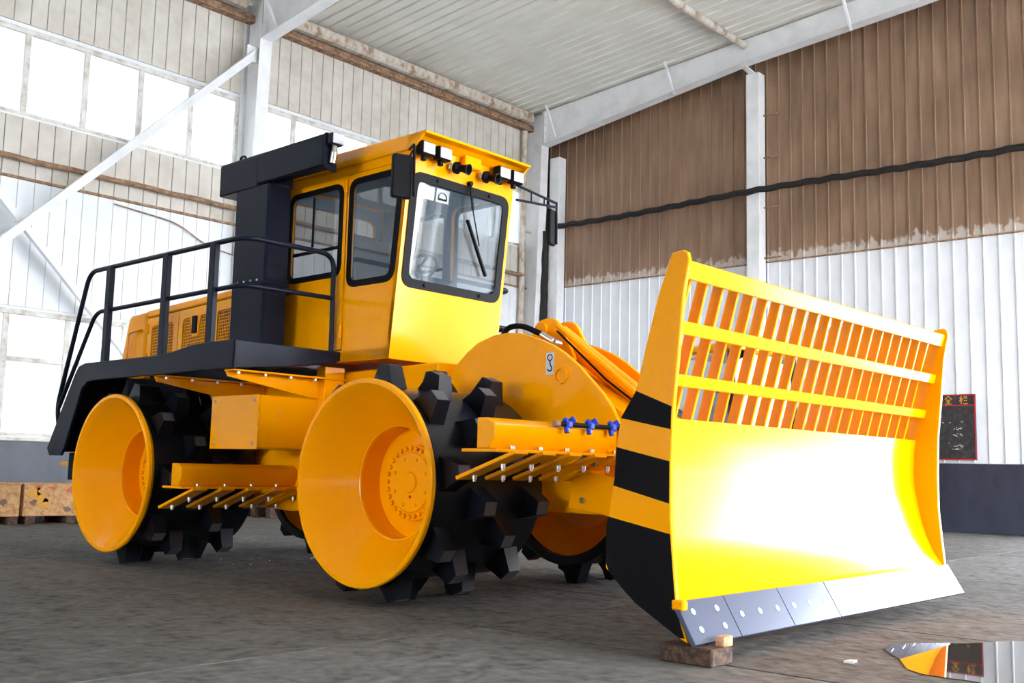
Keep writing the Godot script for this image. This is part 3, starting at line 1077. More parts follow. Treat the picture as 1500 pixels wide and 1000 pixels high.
func front_frame(R: Node3D) -> void:
	var ff := part("front_frame", R)
	var b := MB.new()
	b.box(Vector3(0, 0.98, 0.25), Vector3(0.68, 0.62, 1.5), 0.02)
	b.box(Vector3(0, 1.45, 0.1), Vector3(0.6, 0.4, 0.9), 0.02)
	put("centre_box", b, M.yellow, ff)
	b = MB.new()
	b.cyl(Vector3(-1.15, HUB, 0), Vector3(1.15, HUB, 0), 0.2, 24)
	put("axle_housing", b, M.yellow, ff)
	for s in [-1.0, 1.0]:
		var fp := MB.new()
		var arc := [[-0.40, 1.72], [-0.27, 1.825], [-0.16, 1.89], [0.01, 1.938], [0.16, 1.95], [0.33, 1.932], [0.46, 1.89], [0.61, 1.83], [0.73, 1.76], [0.87, 1.655], [0.98, 1.55], [1.08, 1.455], [1.16, 1.36], [1.21, 1.28], [1.23, 1.2], [1.23, 0.8], [1.05, 0.62], [-0.55, 0.62], [-0.65, 0.9], [-0.6, 1.4]]
		fp.prism(v2(arc), Vector3(0.39 * s, 0, 0), AZ, AY, AX * -s, 0.04, 0.006)
		put("fender_plate", fp, M.yellow, ff)
		var rg := MB.new()
		rg.lathe(v2([[0.0, 0.045], [0.0, 0.062], [0.02, 0.062], [0.02, 0.045]]), Vector3(0.392 * s, 1.6, 0.705), AX * s, 24)
		rg.cyl(Vector3(0.391 * s, 1.6, 0.705), Vector3(0.395 * s, 1.6, 0.705), 0.046, 20)
		put("pin_boss", rg, M.yellow, ff)
	# lifting-point plate: white label with a dark hook and ring
	b = MB.new()
	b.box(Vector3(-0.3925, 1.69, 0.595), Vector3(0.004, 0.16, 0.075), 0.0)
	put("lifting_label", b, M.label, ff)
	b = MB.new()
	b.lathe(v2([[0, 0.018], [0, 0.026], [0.002, 0.026], [0.002, 0.018]]), Vector3(-0.395, 1.735, 0.595), -AX, 16)
	var hook: Array = []
	for i in 9:
		var a := lerpf(-2.9, 1.2, i / 8.0)
		hook.append(Vector3(-0.396, 1.655 + 0.02 * sin(a), 0.595 + 0.02 * cos(a)))
	hook.append(Vector3(-0.396, 1.69, 0.598))
	hook.append(Vector3(-0.396, 1.71, 0.595))
	b.tube(hook, 0.005, 5)
	put("hook_symbol", b, M.rubber, ff)
	# push arms to the blade
	for s in [-1.0, 1.0]:
		var a := MB.new()
		a.bar(Vector3(0.55 * s, 0.79, 0.95), Vector3(0.62 * s, 0.66, 2.24), 0.06, 0.26, AY, 0.008)
		a.box(Vector3(0.53 * s, 0.86, 1.06), Vector3(0.08, 0.42, 0.06), 0.006)
		put("push_arm", a, M.yellow, ff)
		for q in [[0.99, 1.08], [0.72, 1.08], [0.97, 1.18]]:
			var nb := MB.new()
			nb.cyl(Vector3(0.59 * s, q[0], q[1]), Vector3(0.615 * s, q[0], q[1]), 0.02, 8)
			put("arm_bolt", nb, M.steel, ff)
	b = MB.new()
	b.box(Vector3(0, 1.0, 1.06), Vector3(1.1, 0.3, 0.1), 0.01)
	put("cross_plate", b, M.yellow, ff)
	# lift cylinder
	var lc := part("lift_cylinder", R)
	var top := Vector3(0.02, 2.0, 0.3)
	var ax := Vector3(0, -0.55, 0.80).normalized()
	b = MB.new()
	b.cyl(top + ax * 0.05, top + ax * 1.12, 0.078, 28)
	b.cyl(top + ax * 1.1, top + ax * 1.2, 0.09, 28)
	put("barrel", b, M.yellow, lc)
	b = MB.new()
	b.cyl(top + ax * 1.15, top + ax * 2.35, 0.042, 20)
	put("piston_rod", b, M.chrome, lc)
	for s in [-1.0, 1.0]:
		b = MB.new()
		b.prism(rpoly([Vector2(0.1, 1.78), Vector2(0.62, 1.72), Vector2(0.40, 2.09), Vector2(0.2, 2.07)], 0.085, 6), Vector3(0.02 + 0.13 * s, 0, 0), AZ, AY, AX * -s, 0.035, 0.005)
		put("pivot_lug", b, M.yellow, lc)
	b = MB.new()
	b.cyl(Vector3(-0.15, 2.0, 0.3), Vector3(0.19, 2.0, 0.3), 0.045, 18)
	put("pivot_pin", b, M.yellow, lc)
	b = MB.new()
	b.tube([top + Vector3(-0.13, 0.02, 0.12), top + Vector3(-0.13, -0.02, 0.12) + ax * 1.05], 0.022, 10)
	put("pressure_tube", b, M.yellow, lc)
	b = MB.new()
	b.tube(fillet([Vector3(-0.3, 1.82, 0.0), Vector3(-0.33, 2.0, 0.08), Vector3(-0.32, 2.01, 0.24), Vector3(-0.29, 1.93, 0.42)], 0.12, 6), 0.022, 10)
	put("hydraulic_hose", b, M.rubber, lc)
	b = MB.new()
	b.cyl(Vector3(-0.3, 1.93, 0.42), Vector3(-0.27, 1.87, 0.52), 0.026, 8)
	b.cyl(Vector3(-0.27, 1.87, 0.52), Vector3(-0.2, 1.86, 0.53), 0.024, 6)
	put("hose_fitting", b, M.steel, lc)
	b = MB.new()
	b.tube([top + Vector3(-0.155, -0.03, 0.14), top + Vector3(-0.155, -0.08, 0.12) + ax * 0.6, top + Vector3(-0.15, -0.06, 0.1) + ax * 1.1], 0.008, 6)
	put("cable", b, M.rubber, lc)
	# sloping cover under the cylinder
	b = MB.new()
	b.prism(v2([[0.5, 1.72], [1.5, 1.18], [1.5, 1.1], [0.5, 1.1]]), Vector3(-0.34, 0, 0), AZ, AY, AX, 0.68, 0.008)
	put("nose_cover", b, M.yellow, ff)
	scraper(R, 1.13, 1.09, 1.0)
	# grease manifold: dark rail with blue fittings along the scraper beam
	var gm := part("grease_rail", R)
	b = MB.new()
	b.tube([Vector3(-1.1, 1.21, 1.27), Vector3(-0.26, 1.21, 1.27)], 0.016, 8)
	put("rail_tube", b, M.rubber, gm)
	b = MB.new()
	b.cyl(Vector3(-1.14, 1.21, 1.27), Vector3(-1.09, 1.21, 1.27), 0.022, 8)
	put("rail_end", b, M.rust, gm)
	for x in [-1.0, -0.77, -0.53, -0.3]:
		b = MB.new()
		b.box(Vector3(x, 1.21, 1.27), Vector3(0.055, 0.05, 0.05), 0.01)
		b.cyl(Vector3(x + 0.02, 1.22, 1.26), Vector3(x + 0.045, 1.25, 1.29), 0.022, 8)
		b.cyl(Vector3(x - 0.015, 1.2, 1.27), Vector3(x - 0.02, 1.155, 1.28), 0.018, 8)
		b.cyl(Vector3(x - 0.02, 1.215, 1.27), Vector3(x - 0.04, 1.245, 1.28), 0.018, 8)
		put("blue_fitting", b, M.blue, gm)
	for s in [-1.0, 1.0]:
		b = MB.new()
		b.bar(Vector3(0.44 * s, 1.1, 1.2), Vector3(0.44 * s, 1.0, 0.86), 0.1, 0.12, AY, 0.008)
		put("beam_mount", b, M.yellow, ff)

func rear_frame(R: Node3D) -> void:
	var rf := part("rear_frame", R)
	var b := MB.new()
	b.prism(v2([[-0.5, 1.75], [-2.4, 1.7], [-4.6, 1.55], [-4.8, 1.0], [-4.3, 0.6], [-2.4, 0.5], [-0.9, 0.55], [-0.5, 0.9]]), Vector3(-0.48, 0, 0), AZ, AY, AX, 0.96, 0.012)
	put("chassis", b, M.yellow, rf)
	b = MB.new()
	b.cyl(Vector3(-1.15, HUB, -3.496), Vector3(1.15, HUB, -3.496), 0.2, 24)
	put("axle_housing", b, M.yellow, rf)
	# side box under the deck
	var sb := part("side_box", R)
	b = MB.new()
	b.box(Vector3(-0.93, 1.255, -2.08), Vector3(0.72, 0.44, 0.68), 0.012)
	put("box_body", b, M.yellow, sb)
	b = MB.new()
	b.box(Vector3(-1.295, 1.255, -2.08), Vector3(0.012, 0.445, 0.69), 0.003)
	put("cover_plate", b, M.yellow, sb)
	for y in [1.08, 1.43]:
		for z in [-2.37, -1.79]:
			b = MB.new()
			b.cyl(Vector3(-1.3, y, z), Vector3(-1.312, y, z), 0.014, 6)
			put("cover_bolt", b, M.steel, sb)
	for q in [[1.33, -1.1], [1.26, -1.12]]:
		b = MB.new()
		b.cyl(Vector3(q[1], q[0], -1.74), Vector3(q[1], q[0], -1.732), 0.01, 6)
		put("cover_bolt", b, M.steel, sb)
	# deck brackets
	for q in [[-2.85, -1.55], [-1.75, -1.6]]:
		b = MB.new()
		b.prism(v2([[-1.62, 1.64], [-0.5, 1.64], [-0.5, 1.48], [-0.8, 1.48], [-1.6, 1.6]]), Vector3(0, 0, q[0]), AX, AY, AZ, 0.025, 0.004)
		b.box(Vector3(-1.06, 1.647, q[0] + 0.06), Vector3(1.12, 0.014, 0.14), 0.003)
		put("deck_bracket", b, M.yellow, rf)
		for x in [-1.55, -1.3, -1.05, -0.8]:
			b = MB.new()
			b.cyl(Vector3(x, 1.642, q[0] + 0.09), Vector3(x, 1.618, q[0] + 0.09), 0.016, 6)
			put("bracket_bolt", b, M.steel, rf)
	b = MB.new()
	b.box(Vector3(-0.6, 1.5, -1.66), Vector3(0.2, 0.5, 0.03), 0.004)
	b.box(Vector3(-0.7, 1.35, -1.7), Vector3(0.025, 0.8, 0.12), 0.004)
	put("mount_plate", b, M.yellow, rf)
	b = MB.new()
	b.box(Vector3(-0.62, 0.92, -1.25), Vector3(0.34, 0.24, 0.36), 0.05)
	b.box(Vector3(-0.68, 0.79, -1.3), Vector3(0.5, 0.03, 0.5), 0.006)
	put("hitch_guard", b, M.yellow, rf)
	# articulation joint
	b = MB.new()
	b.cyl(Vector3(0, 0.6, -0.72), Vector3(0, 1.6, -0.72), 0.16, 24)
	put("hinge_post", b, M.yellow, rf)
	scraper(R, -2.38, 0.77, 1.0)
	# counterweight at the tail
	b = MB.new()
	b.prism(v2([[-4.55, 1.75], [-5.0, 1.7], [-5.05, 1.0], [-4.8, 0.72], [-4.5, 0.72]]), Vector3(-1.0, 0, 0), AZ, AY, AX, 2.0, 0.03)
	put("counterweight", b, M.black, rf)
	b = MB.new()
	b.box(Vector3(-1.28, 0.98, -4.72), Vector3(0.2, 0.2, 0.16), 0.01)
	b.box(Vector3(-1.3, 0.87, -4.72), Vector3(0.34, 0.03, 0.24), 0.005)
	put("tail_step", b, M.yellow, rf)

func deck(R: Node3D) -> void:
	for s in [-1.0, 1.0]:
		var dk := part("deck", R)
		var X: float = 1.67 * s
		# fascia along the side, with raised front corner, and fender leg at the back
		var b := MB.new()
		var fa := [[-1.55, 1.875], [-1.95, 1.88], [-2.2, 1.87], [-2.55, 1.825], [-2.75, 1.815], [-4.05, 1.815], [-4.17, 1.79], [-4.24, 1.72], [-4.72, 1.02], [-4.66, 0.95], [-4.42, 0.95], [-4.36, 1.02], [-4.08, 1.58], [-3.98, 1.635], [-3.85, 1.645], [-1.55, 1.655]]
		b.prism(v2(fa), Vector3(X, 0, 0), AZ, AY, AX * -s, 0.03, 0.005)
		put("fascia", b, M.black, dk)
		b = MB.new()
		b.prism(v2([[-1.67, 1.655], [-1.67, 1.875], [-0.62, 1.875], [-0.62, 1.80], [-1.2, 1.70]]), Vector3(0, 0, -1.58), AX * -s, AY, AZ, 0.03, 0.005)
		put("front_fascia", b, M.black, dk)
		b = MB.new()
		b.box(Vector3(s * 1.15, 1.79, -2.85), Vector3(1.02, 0.03, 2.55), 0.004)
		b.box(Vector3(s * 1.1, 1.70, -2.85), Vector3(0.9, 0.12, 0.06), 0.004)
		put("tread_plate", b, M.black, dk)
		b = MB.new()
		b.bar(Vector3(s * 1.42, 1.77, -4.15), Vector3(s * 1.42, 0.99, -4.6), 0.5, 0.02, Vector3(0, 0.5, -0.86), 0.003)
		put("fender_sheet", b, M.black, dk)
		b = MB.new()
		b.box(Vector3(s * 1.5, 0.85, -4.5), Vector3(0.04, 0.26, 0.12), 0.005)
		put("mud_flap", b, M.rubber, dk)
		# handrails
		var xr: float = 1.58 * s
		for z in [-2.03, -2.78, -3.8]:
			var po := MB.new()
			po.box(Vector3(xr + 0.02 * s, 2.26, z), Vector3(0.05, 0.92, 0.085), 0.006)
			put("rail_post", po, M.black, dk)
		var t := MB.new()
		t.tube(fillet([Vector3(xr, 1.17, -4.6), Vector3(xr, 1.2, -4.68), Vector3(xr, 1.42, -4.76), Vector3(xr, 2.72, -4.26), Vector3(xr, 2.72, -1.62), Vector3(0.69 * s, 2.72, -1.62), Vector3(0.68 * s, 1.87, -1.62)], 0.14, 6), 0.022, 10)
		put("top_rail", t, M.black, dk)
		t = MB.new()
		t.tube(fillet([Vector3(xr, 1.42, -4.72), Vector3(xr, 2.31, -4.08), Vector3(xr, 2.33, -1.62), Vector3(0.69 * s, 2.34, -1.62)], 0.12, 6), 0.02, 10)
		put("middle_rail", t, M.black, dk)

func hood(R: Node3D) -> void:
	var h := part("hood", R)
	h.set_meta("label", "yellow engine hood with mesh side doors")
	var X := 0.88
	# inner body coloured dark as the shade behind the mesh openings
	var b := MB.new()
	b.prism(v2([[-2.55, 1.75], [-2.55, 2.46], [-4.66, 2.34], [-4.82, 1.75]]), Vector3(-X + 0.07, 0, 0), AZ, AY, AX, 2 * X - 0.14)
	put("shade_core", b, M.rubber, h)
	b = MB.new()
	b.prism(v2([[-2.5, 2.46], [-2.5, 2.53], [-4.39, 2.435], [-4.39, 2.365]]), Vector3(-X - 0.01, 0, 0), AZ, AY, AX, 2 * X + 0.02, 0.012)
	put("hood_top", b, M.hood, h)
	b = MB.new()
	b.prism(v2([[-4.40, 1.75], [-4.40, 2.43], [-4.72, 2.41], [-4.755, 2.38], [-4.92, 1.75]]), Vector3(-X - 0.015, 0, 0), AZ, AY, AX, 2 * X + 0.03, 0.02)
	put("tail_panel", b, M.hood, h)
	b = MB.new()
	b.cyl(Vector3(-0.7, 2.4, -4.62), Vector3(-0.7, 2.46, -4.62), 0.035, 12)
	put("filler_cap", b, M.hood, h)
	for s in [-1.0, 1.0]:
		var O := Vector3(s * X, 0, 0)
		var xo: float = X * s
		for q in [[-4.385, -3.79, -4.30, -3.88], [-3.78, -3.19, -3.71, -3.26], [-3.18, -2.55, -3.1, -2.62]]:
			var ytop := func(z: float) -> float: return 2.455 + (z + 2.5) * 0.05 - 0.005
			var d := MB.new()
			var outer := v2([[q[0], 1.77], [q[1], 1.77], [q[1], ytop.call(q[1])], [q[0], ytop.call(q[0])]])
			var hole := rpoly([Vector2(q[2], 1.86), Vector2(q[3], 1.86), Vector2(q[3], ytop.call(q[3]) - 0.09), Vector2(q[2], ytop.call(q[2]) - 0.09)], 0.05, 4)
			d.ring(outer, hole, O, AZ, AY, AX * -s, 0.02)
			put("hood_door", d, M.hood, h)
			var g := MB.new()
			var yy := 1.87
			while yy < 2.32:
				g.bar(Vector3(xo - 0.014 * s, yy, q[2]), Vector3(xo - 0.014 * s, yy + (q[3] - q[2]) * 0.05, q[3]), 0.006, 0.008)
				yy += 0.03
			var zc: float = q[2] + 0.02
			while zc < q[3]:
				g.bar(Vector3(xo - 0.014 * s, 1.86, zc), Vector3(xo - 0.014 * s, ytop.call(zc) - 0.09, zc), 0.006, 0.008, AZ)
				zc += 0.03
			var mg := put("mesh_screen", g, M.hood, h)
			mg.set_meta("kind", "stuff")
		# latch tongue and latch in the middle door
		b = MB.new()
		b.prism(v2([[-3.58, 2.33], [-3.38, 2.34], [-3.43, 2.12], [-3.53, 2.12]]), Vector3(xo + 0.001 * s, 0, 0), AZ, AY, AX * -s, 0.018)
		put("latch_plate", b, M.hood, h)
		b = MB.new()
		b.box(Vector3(xo + 0.008 * s, 2.23, -3.48), Vector3(0.02, 0.17, 0.08), 0.006)
		put("door_latch", b, M.rubber, h)
		b = MB.new()
		b.tube(fillet([Vector3(xo + 0.02 * s, 1.85, -4.68), Vector3(xo + 0.06 * s, 1.85, -4.68), Vector3(xo + 0.06 * s, 2.22, -4.66), Vector3(xo + 0.06 * s, 2.24, -4.46), Vector3(xo + 0.02 * s, 2.24, -4.46)], 0.05, 4), 0.014, 8)
		put("grab_handle", b, M.hood, h)
		b = MB.new()
		b.box(Vector3(xo + 0.008 * s, 2.25, -4.37), Vector3(0.02, 0.1, 0.03), 0.004)
		b.box(Vector3(xo + 0.008 * s, 1.95, -4.37), Vector3(0.02, 0.1, 0.03), 0.004)
		put("hinge", b, M.hood, h)

func tower(R: Node3D) -> void:
	var t := part("air_duct", R)
	t.set_meta("label", "black air intake tower with hooded duct beside the cab")
	var b := MB.new()
	b.box(Vector3(-0.88, 2.62, -2.44), Vector3(0.25, 1.56, 0.52), 0.02)
	put("tower_column", b, M.black, t)
	b = MB.new()
	b.box(Vector3(-0.95, 3.54, -2.19), Vector3(0.125, 0.28, 1.56), 0.012)
	b.box(Vector3(-0.84, 3.53, -2.6), Vector3(0.3, 0.27, 0.68), 0.012)
	put("duct_hood", b, M.black, t)
	b = MB.new()
	b.box(Vector3(-0.845, 3.52, -2.66), Vector3(0.34, 0.29, 0.62), 0.01)
	put("duct_sleeve", b, M.black, t)
	b = MB.new()
	b.prism(rpoly([Vector2(-1.015, 3.38), Vector2(-0.885, 3.36), Vector2(-0.885, 3.685), Vector2(-1.015, 3.685)], 0.02, 3), Vector3(0, 0, -1.405), AX, AY, AZ, 0.02)
	put("end_plate", b, M.black, t)
	b = MB.new()
	b.tube(fillet([Vector3(-0.95, 3.66, -2.75), Vector3(-0.95, 3.73, -2.74), Vector3(-0.95, 3.73, -2.66), Vector3(-0.95, 3.66, -2.65)], 0.03, 4), 0.011, 6)
	put("lifting_eye", b, M.black, t)
	b = MB.new()
	b.box(Vector3(-0.95, 3.62, -1.33), Vector3(0.13, 0.1, 0.07), 0.012)
	put("work_lamp", b, M.black, t)
	b = MB.new()
	b.box(Vector3(-0.95, 3.62, -1.29), Vector3(0.115, 0.086, 0.012), 0.004)
	put("lamp_lens", b, M.lens, t)
	b = MB.new()
	b.box(Vector3(-0.95, 3.54, -1.345), Vector3(0.04, 0.07, 0.03), 0.005)
	b.cyl(Vector3(-0.95, 3.42, -1.36), Vector3(-0.95, 3.52, -1.34), 0.03, 10)
	put("lamp_bracket", b, M.steel, t)
	b = MB.new()
	b.box(Vector3(-0.88, 2.5, -2.44), Vector3(0.27, 0.035, 0.54), 0.005)
	put("clamp_strap", b, M.black, t)
	for z in [-2.68, -2.58, -2.48, -2.38, -2.28]:
		b = MB.new()
		b.cyl(Vector3(-1.008, 2.52, z), Vector3(-1.02, 2.525, z), 0.012, 6)
		put("strap_bolt", b, M.steel, t)

func cab(R: Node3D) -> void:
	var c := part("cab", R)
	c.set_meta("label", "yellow operator cab with black framed windows")
	var X := 0.63
	var fz := func(y: float) -> float: return -0.925 + 0.105 * (y - 1.79)
	var fv := Vector3(0, 1, 0.105).normalized()
	var fnr := Vector3(0, -0.105, 1).normalized()
	var O := Vector3(0, 1.79, -0.925)
	# front panel with windscreen
	var b := MB.new()
	b.ring(v2([[-X, 0.0], [X, 0.0], [X, 1.78], [-X, 1.78]]), rrect(-0.575, 0.615, 0.575, 1.55, 0.1), O - fnr * 0.04, AX, fv, fnr, 0.04)
	put("front_panel", b, M.yellow, c)
	b = MB.new()
	b.ring(rrect(-0.59, 0.60, 0.59, 1.565, 0.115, 6), rrect(-0.515, 0.675, 0.515, 1.49, 0.07, 6), O, AX, fv, fnr, 0.008)
	put("windscreen_seal", b, M.rubber, c)
	b = MB.new()
	b.prism(rrect(-0.56, 0.63, 0.56, 1.535, 0.09), O - fnr * 0.02, AX, fv, fnr, 0.006)
	put("windscreen", b, M.glass, c)
	b = MB.new()
	for q in [[-0.3, 1.53], [0.33, 1.53], [-0.33, 0.64], [0.33, 0.64]]:
		var p: Vector3 = O + AX * q[0] + fv * q[1]
		b.cyl(p, p + fnr * 0.02, 0.016, 10)
	put("seal_studs", b, M.rubber, c)
	# stickers inside the top corner of the windscreen
	for q in [[-0.49, -0.31, 1.36, 1.475], [-0.29, -0.14, 1.36, 1.475]]:
		b = MB.new()
		b.prism(v2([[q[0], q[2]], [q[1], q[2]], [q[1], q[3]], [q[0], q[3]]]), O - fnr * 0.012, AX, fv, fnr, 0.002)
		put("window_sticker", b, M.film, c)
	b = MB.new()
	var dome: Array = []
	for i in 11:
		var a := PI * i / 10.0
		dome.append(O - fnr * 0.008 + AX * (-0.215 + 0.05 * cos(a)) + fv * (1.395 + 0.05 * sin(a)))
	b.tube(dome, 0.004, 5)
	b.box(O - fnr * 0.008 + AX * -0.215 + fv * 1.388, Vector3(0.1, 0.016, 0.003), 0.0)
	put("sticker_emblem", b, M.rubber, c)
	# side walls: door panel and quarter panel on each side
	for s in [-1.0, 1.0]:
		var S := Vector3(s * X, 0, 0)
		var N: Vector3 = AX * -s
		b = MB.new()
		b.prism(v2([[-2.5, 3.425], [fz.call(3.425) - 0.04, 3.425], [fz.call(3.52) - 0.04, 3.52], [-2.5, 3.52]]), S, AZ, AY, N, 0.04)
		put("roof_rail", b, M.yellow, c)
		b = MB.new()
		b.ring(v2([[-2.5, 1.9], [-1.548, 1.9], [-1.548, 3.42], [-2.5, 3.42]]), rrect(-2.35, 2.55, -1.60, 3.35, 0.1), S + AX * s * 0.006, AZ, AY, N, 0.04)
		put("door", b, M.yellow, c)
		b = MB.new()
		b.ring(rrect(-2.365, 2.535, -1.585, 3.365, 0.115, 6), rrect(-2.315, 2.585, -1.635, 3.315, 0.07, 6), S + AX * s * 0.006, AZ, AY, -N, 0.01)
		put("door_seal", b, M.rubber, c)
		b = MB.new()
		b.prism(rrect(-2.34, 2.56, -1.61, 3.34, 0.09), S, AZ, AY, N, 0.005)
		put("door_window", b, M.glass, c)
		b = MB.new()
		b.box(Vector3(s * (X - 0.004), 2.8, -1.97), Vector3(0.016, 0.03, 0.66), 0.003)
		b.box(Vector3(s * (X - 0.004), 3.05, -2.02), Vector3(0.016, 0.5, 0.02), 0.003)
		put("sliding_frame", b, M.rubber, c)
		# quarter panel, front edge following the windscreen
		b = MB.new()
		var o4 := v2([[-1.54, 1.79], [fz.call(1.79) - 0.002, 1.79], [fz.call(3.42) - 0.002, 3.42], [-1.54, 3.42]])
		var hq := [Vector2(-1.495, 2.44), Vector2(fz.call(2.44) - 0.055, 2.44), Vector2(fz.call(3.36) - 0.055, 3.36), Vector2(-1.495, 3.36)]
		b.ring(o4, rpoly(hq, 0.1), S, AZ, AY, N, 0.04)
		put("side_panel", b, M.yellow, c)
		b = MB.new()
		var h1 := [Vector2(-1.51, 2.425), Vector2(fz.call(2.425) - 0.04, 2.425), Vector2(fz.call(3.375) - 0.04, 3.375), Vector2(-1.51, 3.375)]
		var h2 := [Vector2(-1.455, 2.48), Vector2(fz.call(2.48) - 0.10, 2.48), Vector2(fz.call(3.32) - 0.10, 3.32), Vector2(-1.455, 3.32)]
		b.ring(rpoly(h1, 0.115, 6), rpoly(h2, 0.07, 6), S, AZ, AY, -N, 0.01)
		put("window_seal", b, M.rubber, c)
		b = MB.new()
		b.prism(rpoly(hq, 0.09), S + N * 0.006, AZ, AY, N, 0.005)
		put("side_window", b, M.glass, c)
		b = MB.new()
		for y in [2.05, 3.32]:
			b.cyl(Vector3(s * (X + 0.018), y - 0.06, -1.545), Vector3(s * (X + 0.018), y + 0.06, -1.545), 0.014, 8)
		put("door_hinge", b, M.yellow, c)
		b = MB.new()
		b.box(Vector3(s * (X + 0.02), 2.46, -2.3), Vector3(0.03, 0.035, 0.15), 0.008)
		put("door_handle", b, M.rubber, c)
		# grey lining behind the side panels
		b = MB.new()
		b.ring(v2([[-2.48, 1.92], [-1.548, 1.92], [-1.548, 3.46], [-2.48, 3.46]]), rrect(-2.35, 2.55, -1.60, 3.35, 0.1), S + N * 0.04, AZ, AY, N, 0.008)
		b.ring(v2([[-1.547, 1.92], [fz.call(1.92) - 0.05, 1.92], [fz.call(3.46) - 0.05, 3.46], [-1.547, 3.46]]), rpoly(hq, 0.1), S + N * 0.041, AZ, AY, N, 0.008)
		put("wall_lining", b, M.cabin, c)
	b = MB.new()
	b.ring(v2([[-0.58, 0.1], [0.58, 0.1], [0.58, 1.7], [-0.58, 1.7]]), rrect(-0.56, 0.63, 0.56, 1.54, 0.1), O - fnr * 0.05, AX, fv, fnr, 0.008)
	b.ring(v2([[-0.58, 1.9], [0.58, 1.9], [0.58, 3.46], [-0.58, 3.46]]), rrect(-0.5, 2.6, 0.5, 3.35, 0.09), Vector3(0, 0, -2.498), AX, AY, AZ, 0.008)
	put("wall_lining", b, M.cabin, c)
	# sills, back wall with window, floor
	b = MB.new()
	b.box(Vector3(0, 1.84, -1.72), Vector3(1.26, 0.1, 1.55), 0.008)
	put("floor_pan", b, M.yellow, c)
	b = MB.new()
	b.ring(v2([[-X, 1.8], [X, 1.8], [X, 3.52], [-X, 3.52]]), rrect(-0.5, 2.6, 0.5, 3.35, 0.09), Vector3(0, 0, -2.54), AX, AY, AZ, 0.04)
	put("back_panel", b, M.yellow, c)
	b = MB.new()
	b.box(Vector3(0, 2.975, -2.52), Vector3(0.99, 0.74, 0.006), 0.0)
	put("back_window", b, M.glass, c)
	# grey inner lining on the roof and lower walls
	b = MB.new()
	b.box(Vector3(0, 3.48, -1.62), Vector3(1.16, 0.03, 1.6), 0.01)
	b.box(Vector3(0, 2.2, -2.47), Vector3(1.16, 0.7, 0.03), 0.01)
	for s in [-1.0, 1.0]:
		b.box(Vector3(s * 0.565, 2.18, -1.72), Vector3(0.03, 0.62, 1.5), 0.01)
	put("cab_lining", b, M.cabin, c)
	# roof with visor: recessed lamp bay under a lip, slanting cheeks
	b = MB.new()
	b.prism(v2([[-2.52, 3.5], [-0.745, 3.5], [-0.735, 3.56], [-0.62, 3.615], [-0.62, 3.63], [-2.52, 3.65]]), Vector3(-0.645, 0, 0), AZ, AY, AX, 1.29, 0.008)
	put("roof", b, M.yellow, c)
	b = MB.new()
	b.box(Vector3(0, 3.618, -0.62), Vector3(1.29, 0.022, 0.14), 0.004)
	for s in [-1.0, 1.0]:
		b.prism(v2([[-0.76, 3.46], [-0.56, 3.62], [-0.76, 3.62]]), Vector3(s * 0.645, 0, 0), AZ, AY, AX * -s, 0.02)
	put("visor", b, M.yellow, c)
	b = MB.new()
	b.box(Vector3(0.03, 3.53, -0.70), Vector3(0.2, 0.1, 0.06), 0.006)
	put("vent_cover", b, M.yellow, c)
	b = MB.new()
	b.lathe(v2([[0.0, 0.0], [0.0, 0.035], [0.05, 0.03], [0.08, 0.015], [0.08, 0.0]]), Vector3(-0.35, 3.64, -1.35), AY, 12, false)
	put("lifting_eye", b, M.yellow, c)
	# head lamps
	for x in [-0.545, -0.355, 0.375, 0.55]:
		b = MB.new()
		b.box(Vector3(x, 3.51, -0.66), Vector3(0.155, 0.115, 0.09), 0.015)
		b.box(Vector3(x, 3.44, -0.68), Vector3(0.04, 0.05, 0.04), 0.005)
		put("lamp_housing", b, M.rubber, c)
		b = MB.new()
		b.box(Vector3(x, 3.51, -0.612), Vector3(0.128, 0.09, 0.008), 0.003)
		put("lamp_lens", b, M.lens, c)
	# horns
	for x in [-0.13, 0.23]:
		b = MB.new()
		b.lathe(v2([[0.0, 0.0], [0.0, 0.05], [0.03, 0.055], [0.05, 0.03], [0.1, 0.035], [0.14, 0.05], [0.14, 0.042], [0.1, 0.02], [0.1, 0.0]]), Vector3(x - 0.03, 3.45, -0.7), Vector3(0.25, -0.25, 1).normalized(), 20, false)
		put("horn", b, M.rubber, c)
		b = MB.new()
		b.cyl(Vector3(x - 0.07, 3.43, -0.72), Vector3(x - 0.07, 3.48, -0.7), 0.022, 8)
		put("horn_bracket", b, M.steel, c)
	# wiper
	b = MB.new()
	var w0 := O + AX * 0.06 + fv * 1.585 + fnr * 0.03
	b.cyl(w0 - fnr * 0.03, w0 + fnr * 0.015, 0.022, 10)
	b.bar(w0, O + AX * 0.10 + fv * 1.36 + fnr * 0.05, 0.02, 0.012, fnr)
	b.tube([O + AX * 0.10 + fv * 1.36 + fnr * 0.05, O + AX * 0.24 + fv * 1.07 + fnr * 0.03], 0.006, 6)
	b.bar(O + AX * 0.07 + fv * 1.27 + fnr * 0.025, O + AX * 0.36 + fv * 0.82 + fnr * 0.025, 0.016, 0.03, fnr)
	put("wiper", b, M.rubber, c)
	# mirrors on brackets
	b = MB.new()
	b.prism(rrect(-0.085, -0.18, 0.085, 0.18, 0.03, 4), Vector3(-0.835, 3.21, -0.6), Vector3(0.92, 0, 0.39), AY, Vector3(0.39, 0, -0.92), 0.05, 0.012)
	put("mirror", b, M.rubber, c)
	b = MB.new()
	b.tube(fillet([Vector3(-0.64, 3.5, -0.75), Vector3(-0.76, 3.48, -0.56), Vector3(-0.76, 3.05, -0.545)], 0.03, 4), 0.012, 6)
	b.tube([Vector3(-0.64, 3.42, -0.75), Vector3(-0.77, 3.42, -0.57)], 0.01, 6)
	put("mirror_bracket", b, M.rubber, c)
	b = MB.new()
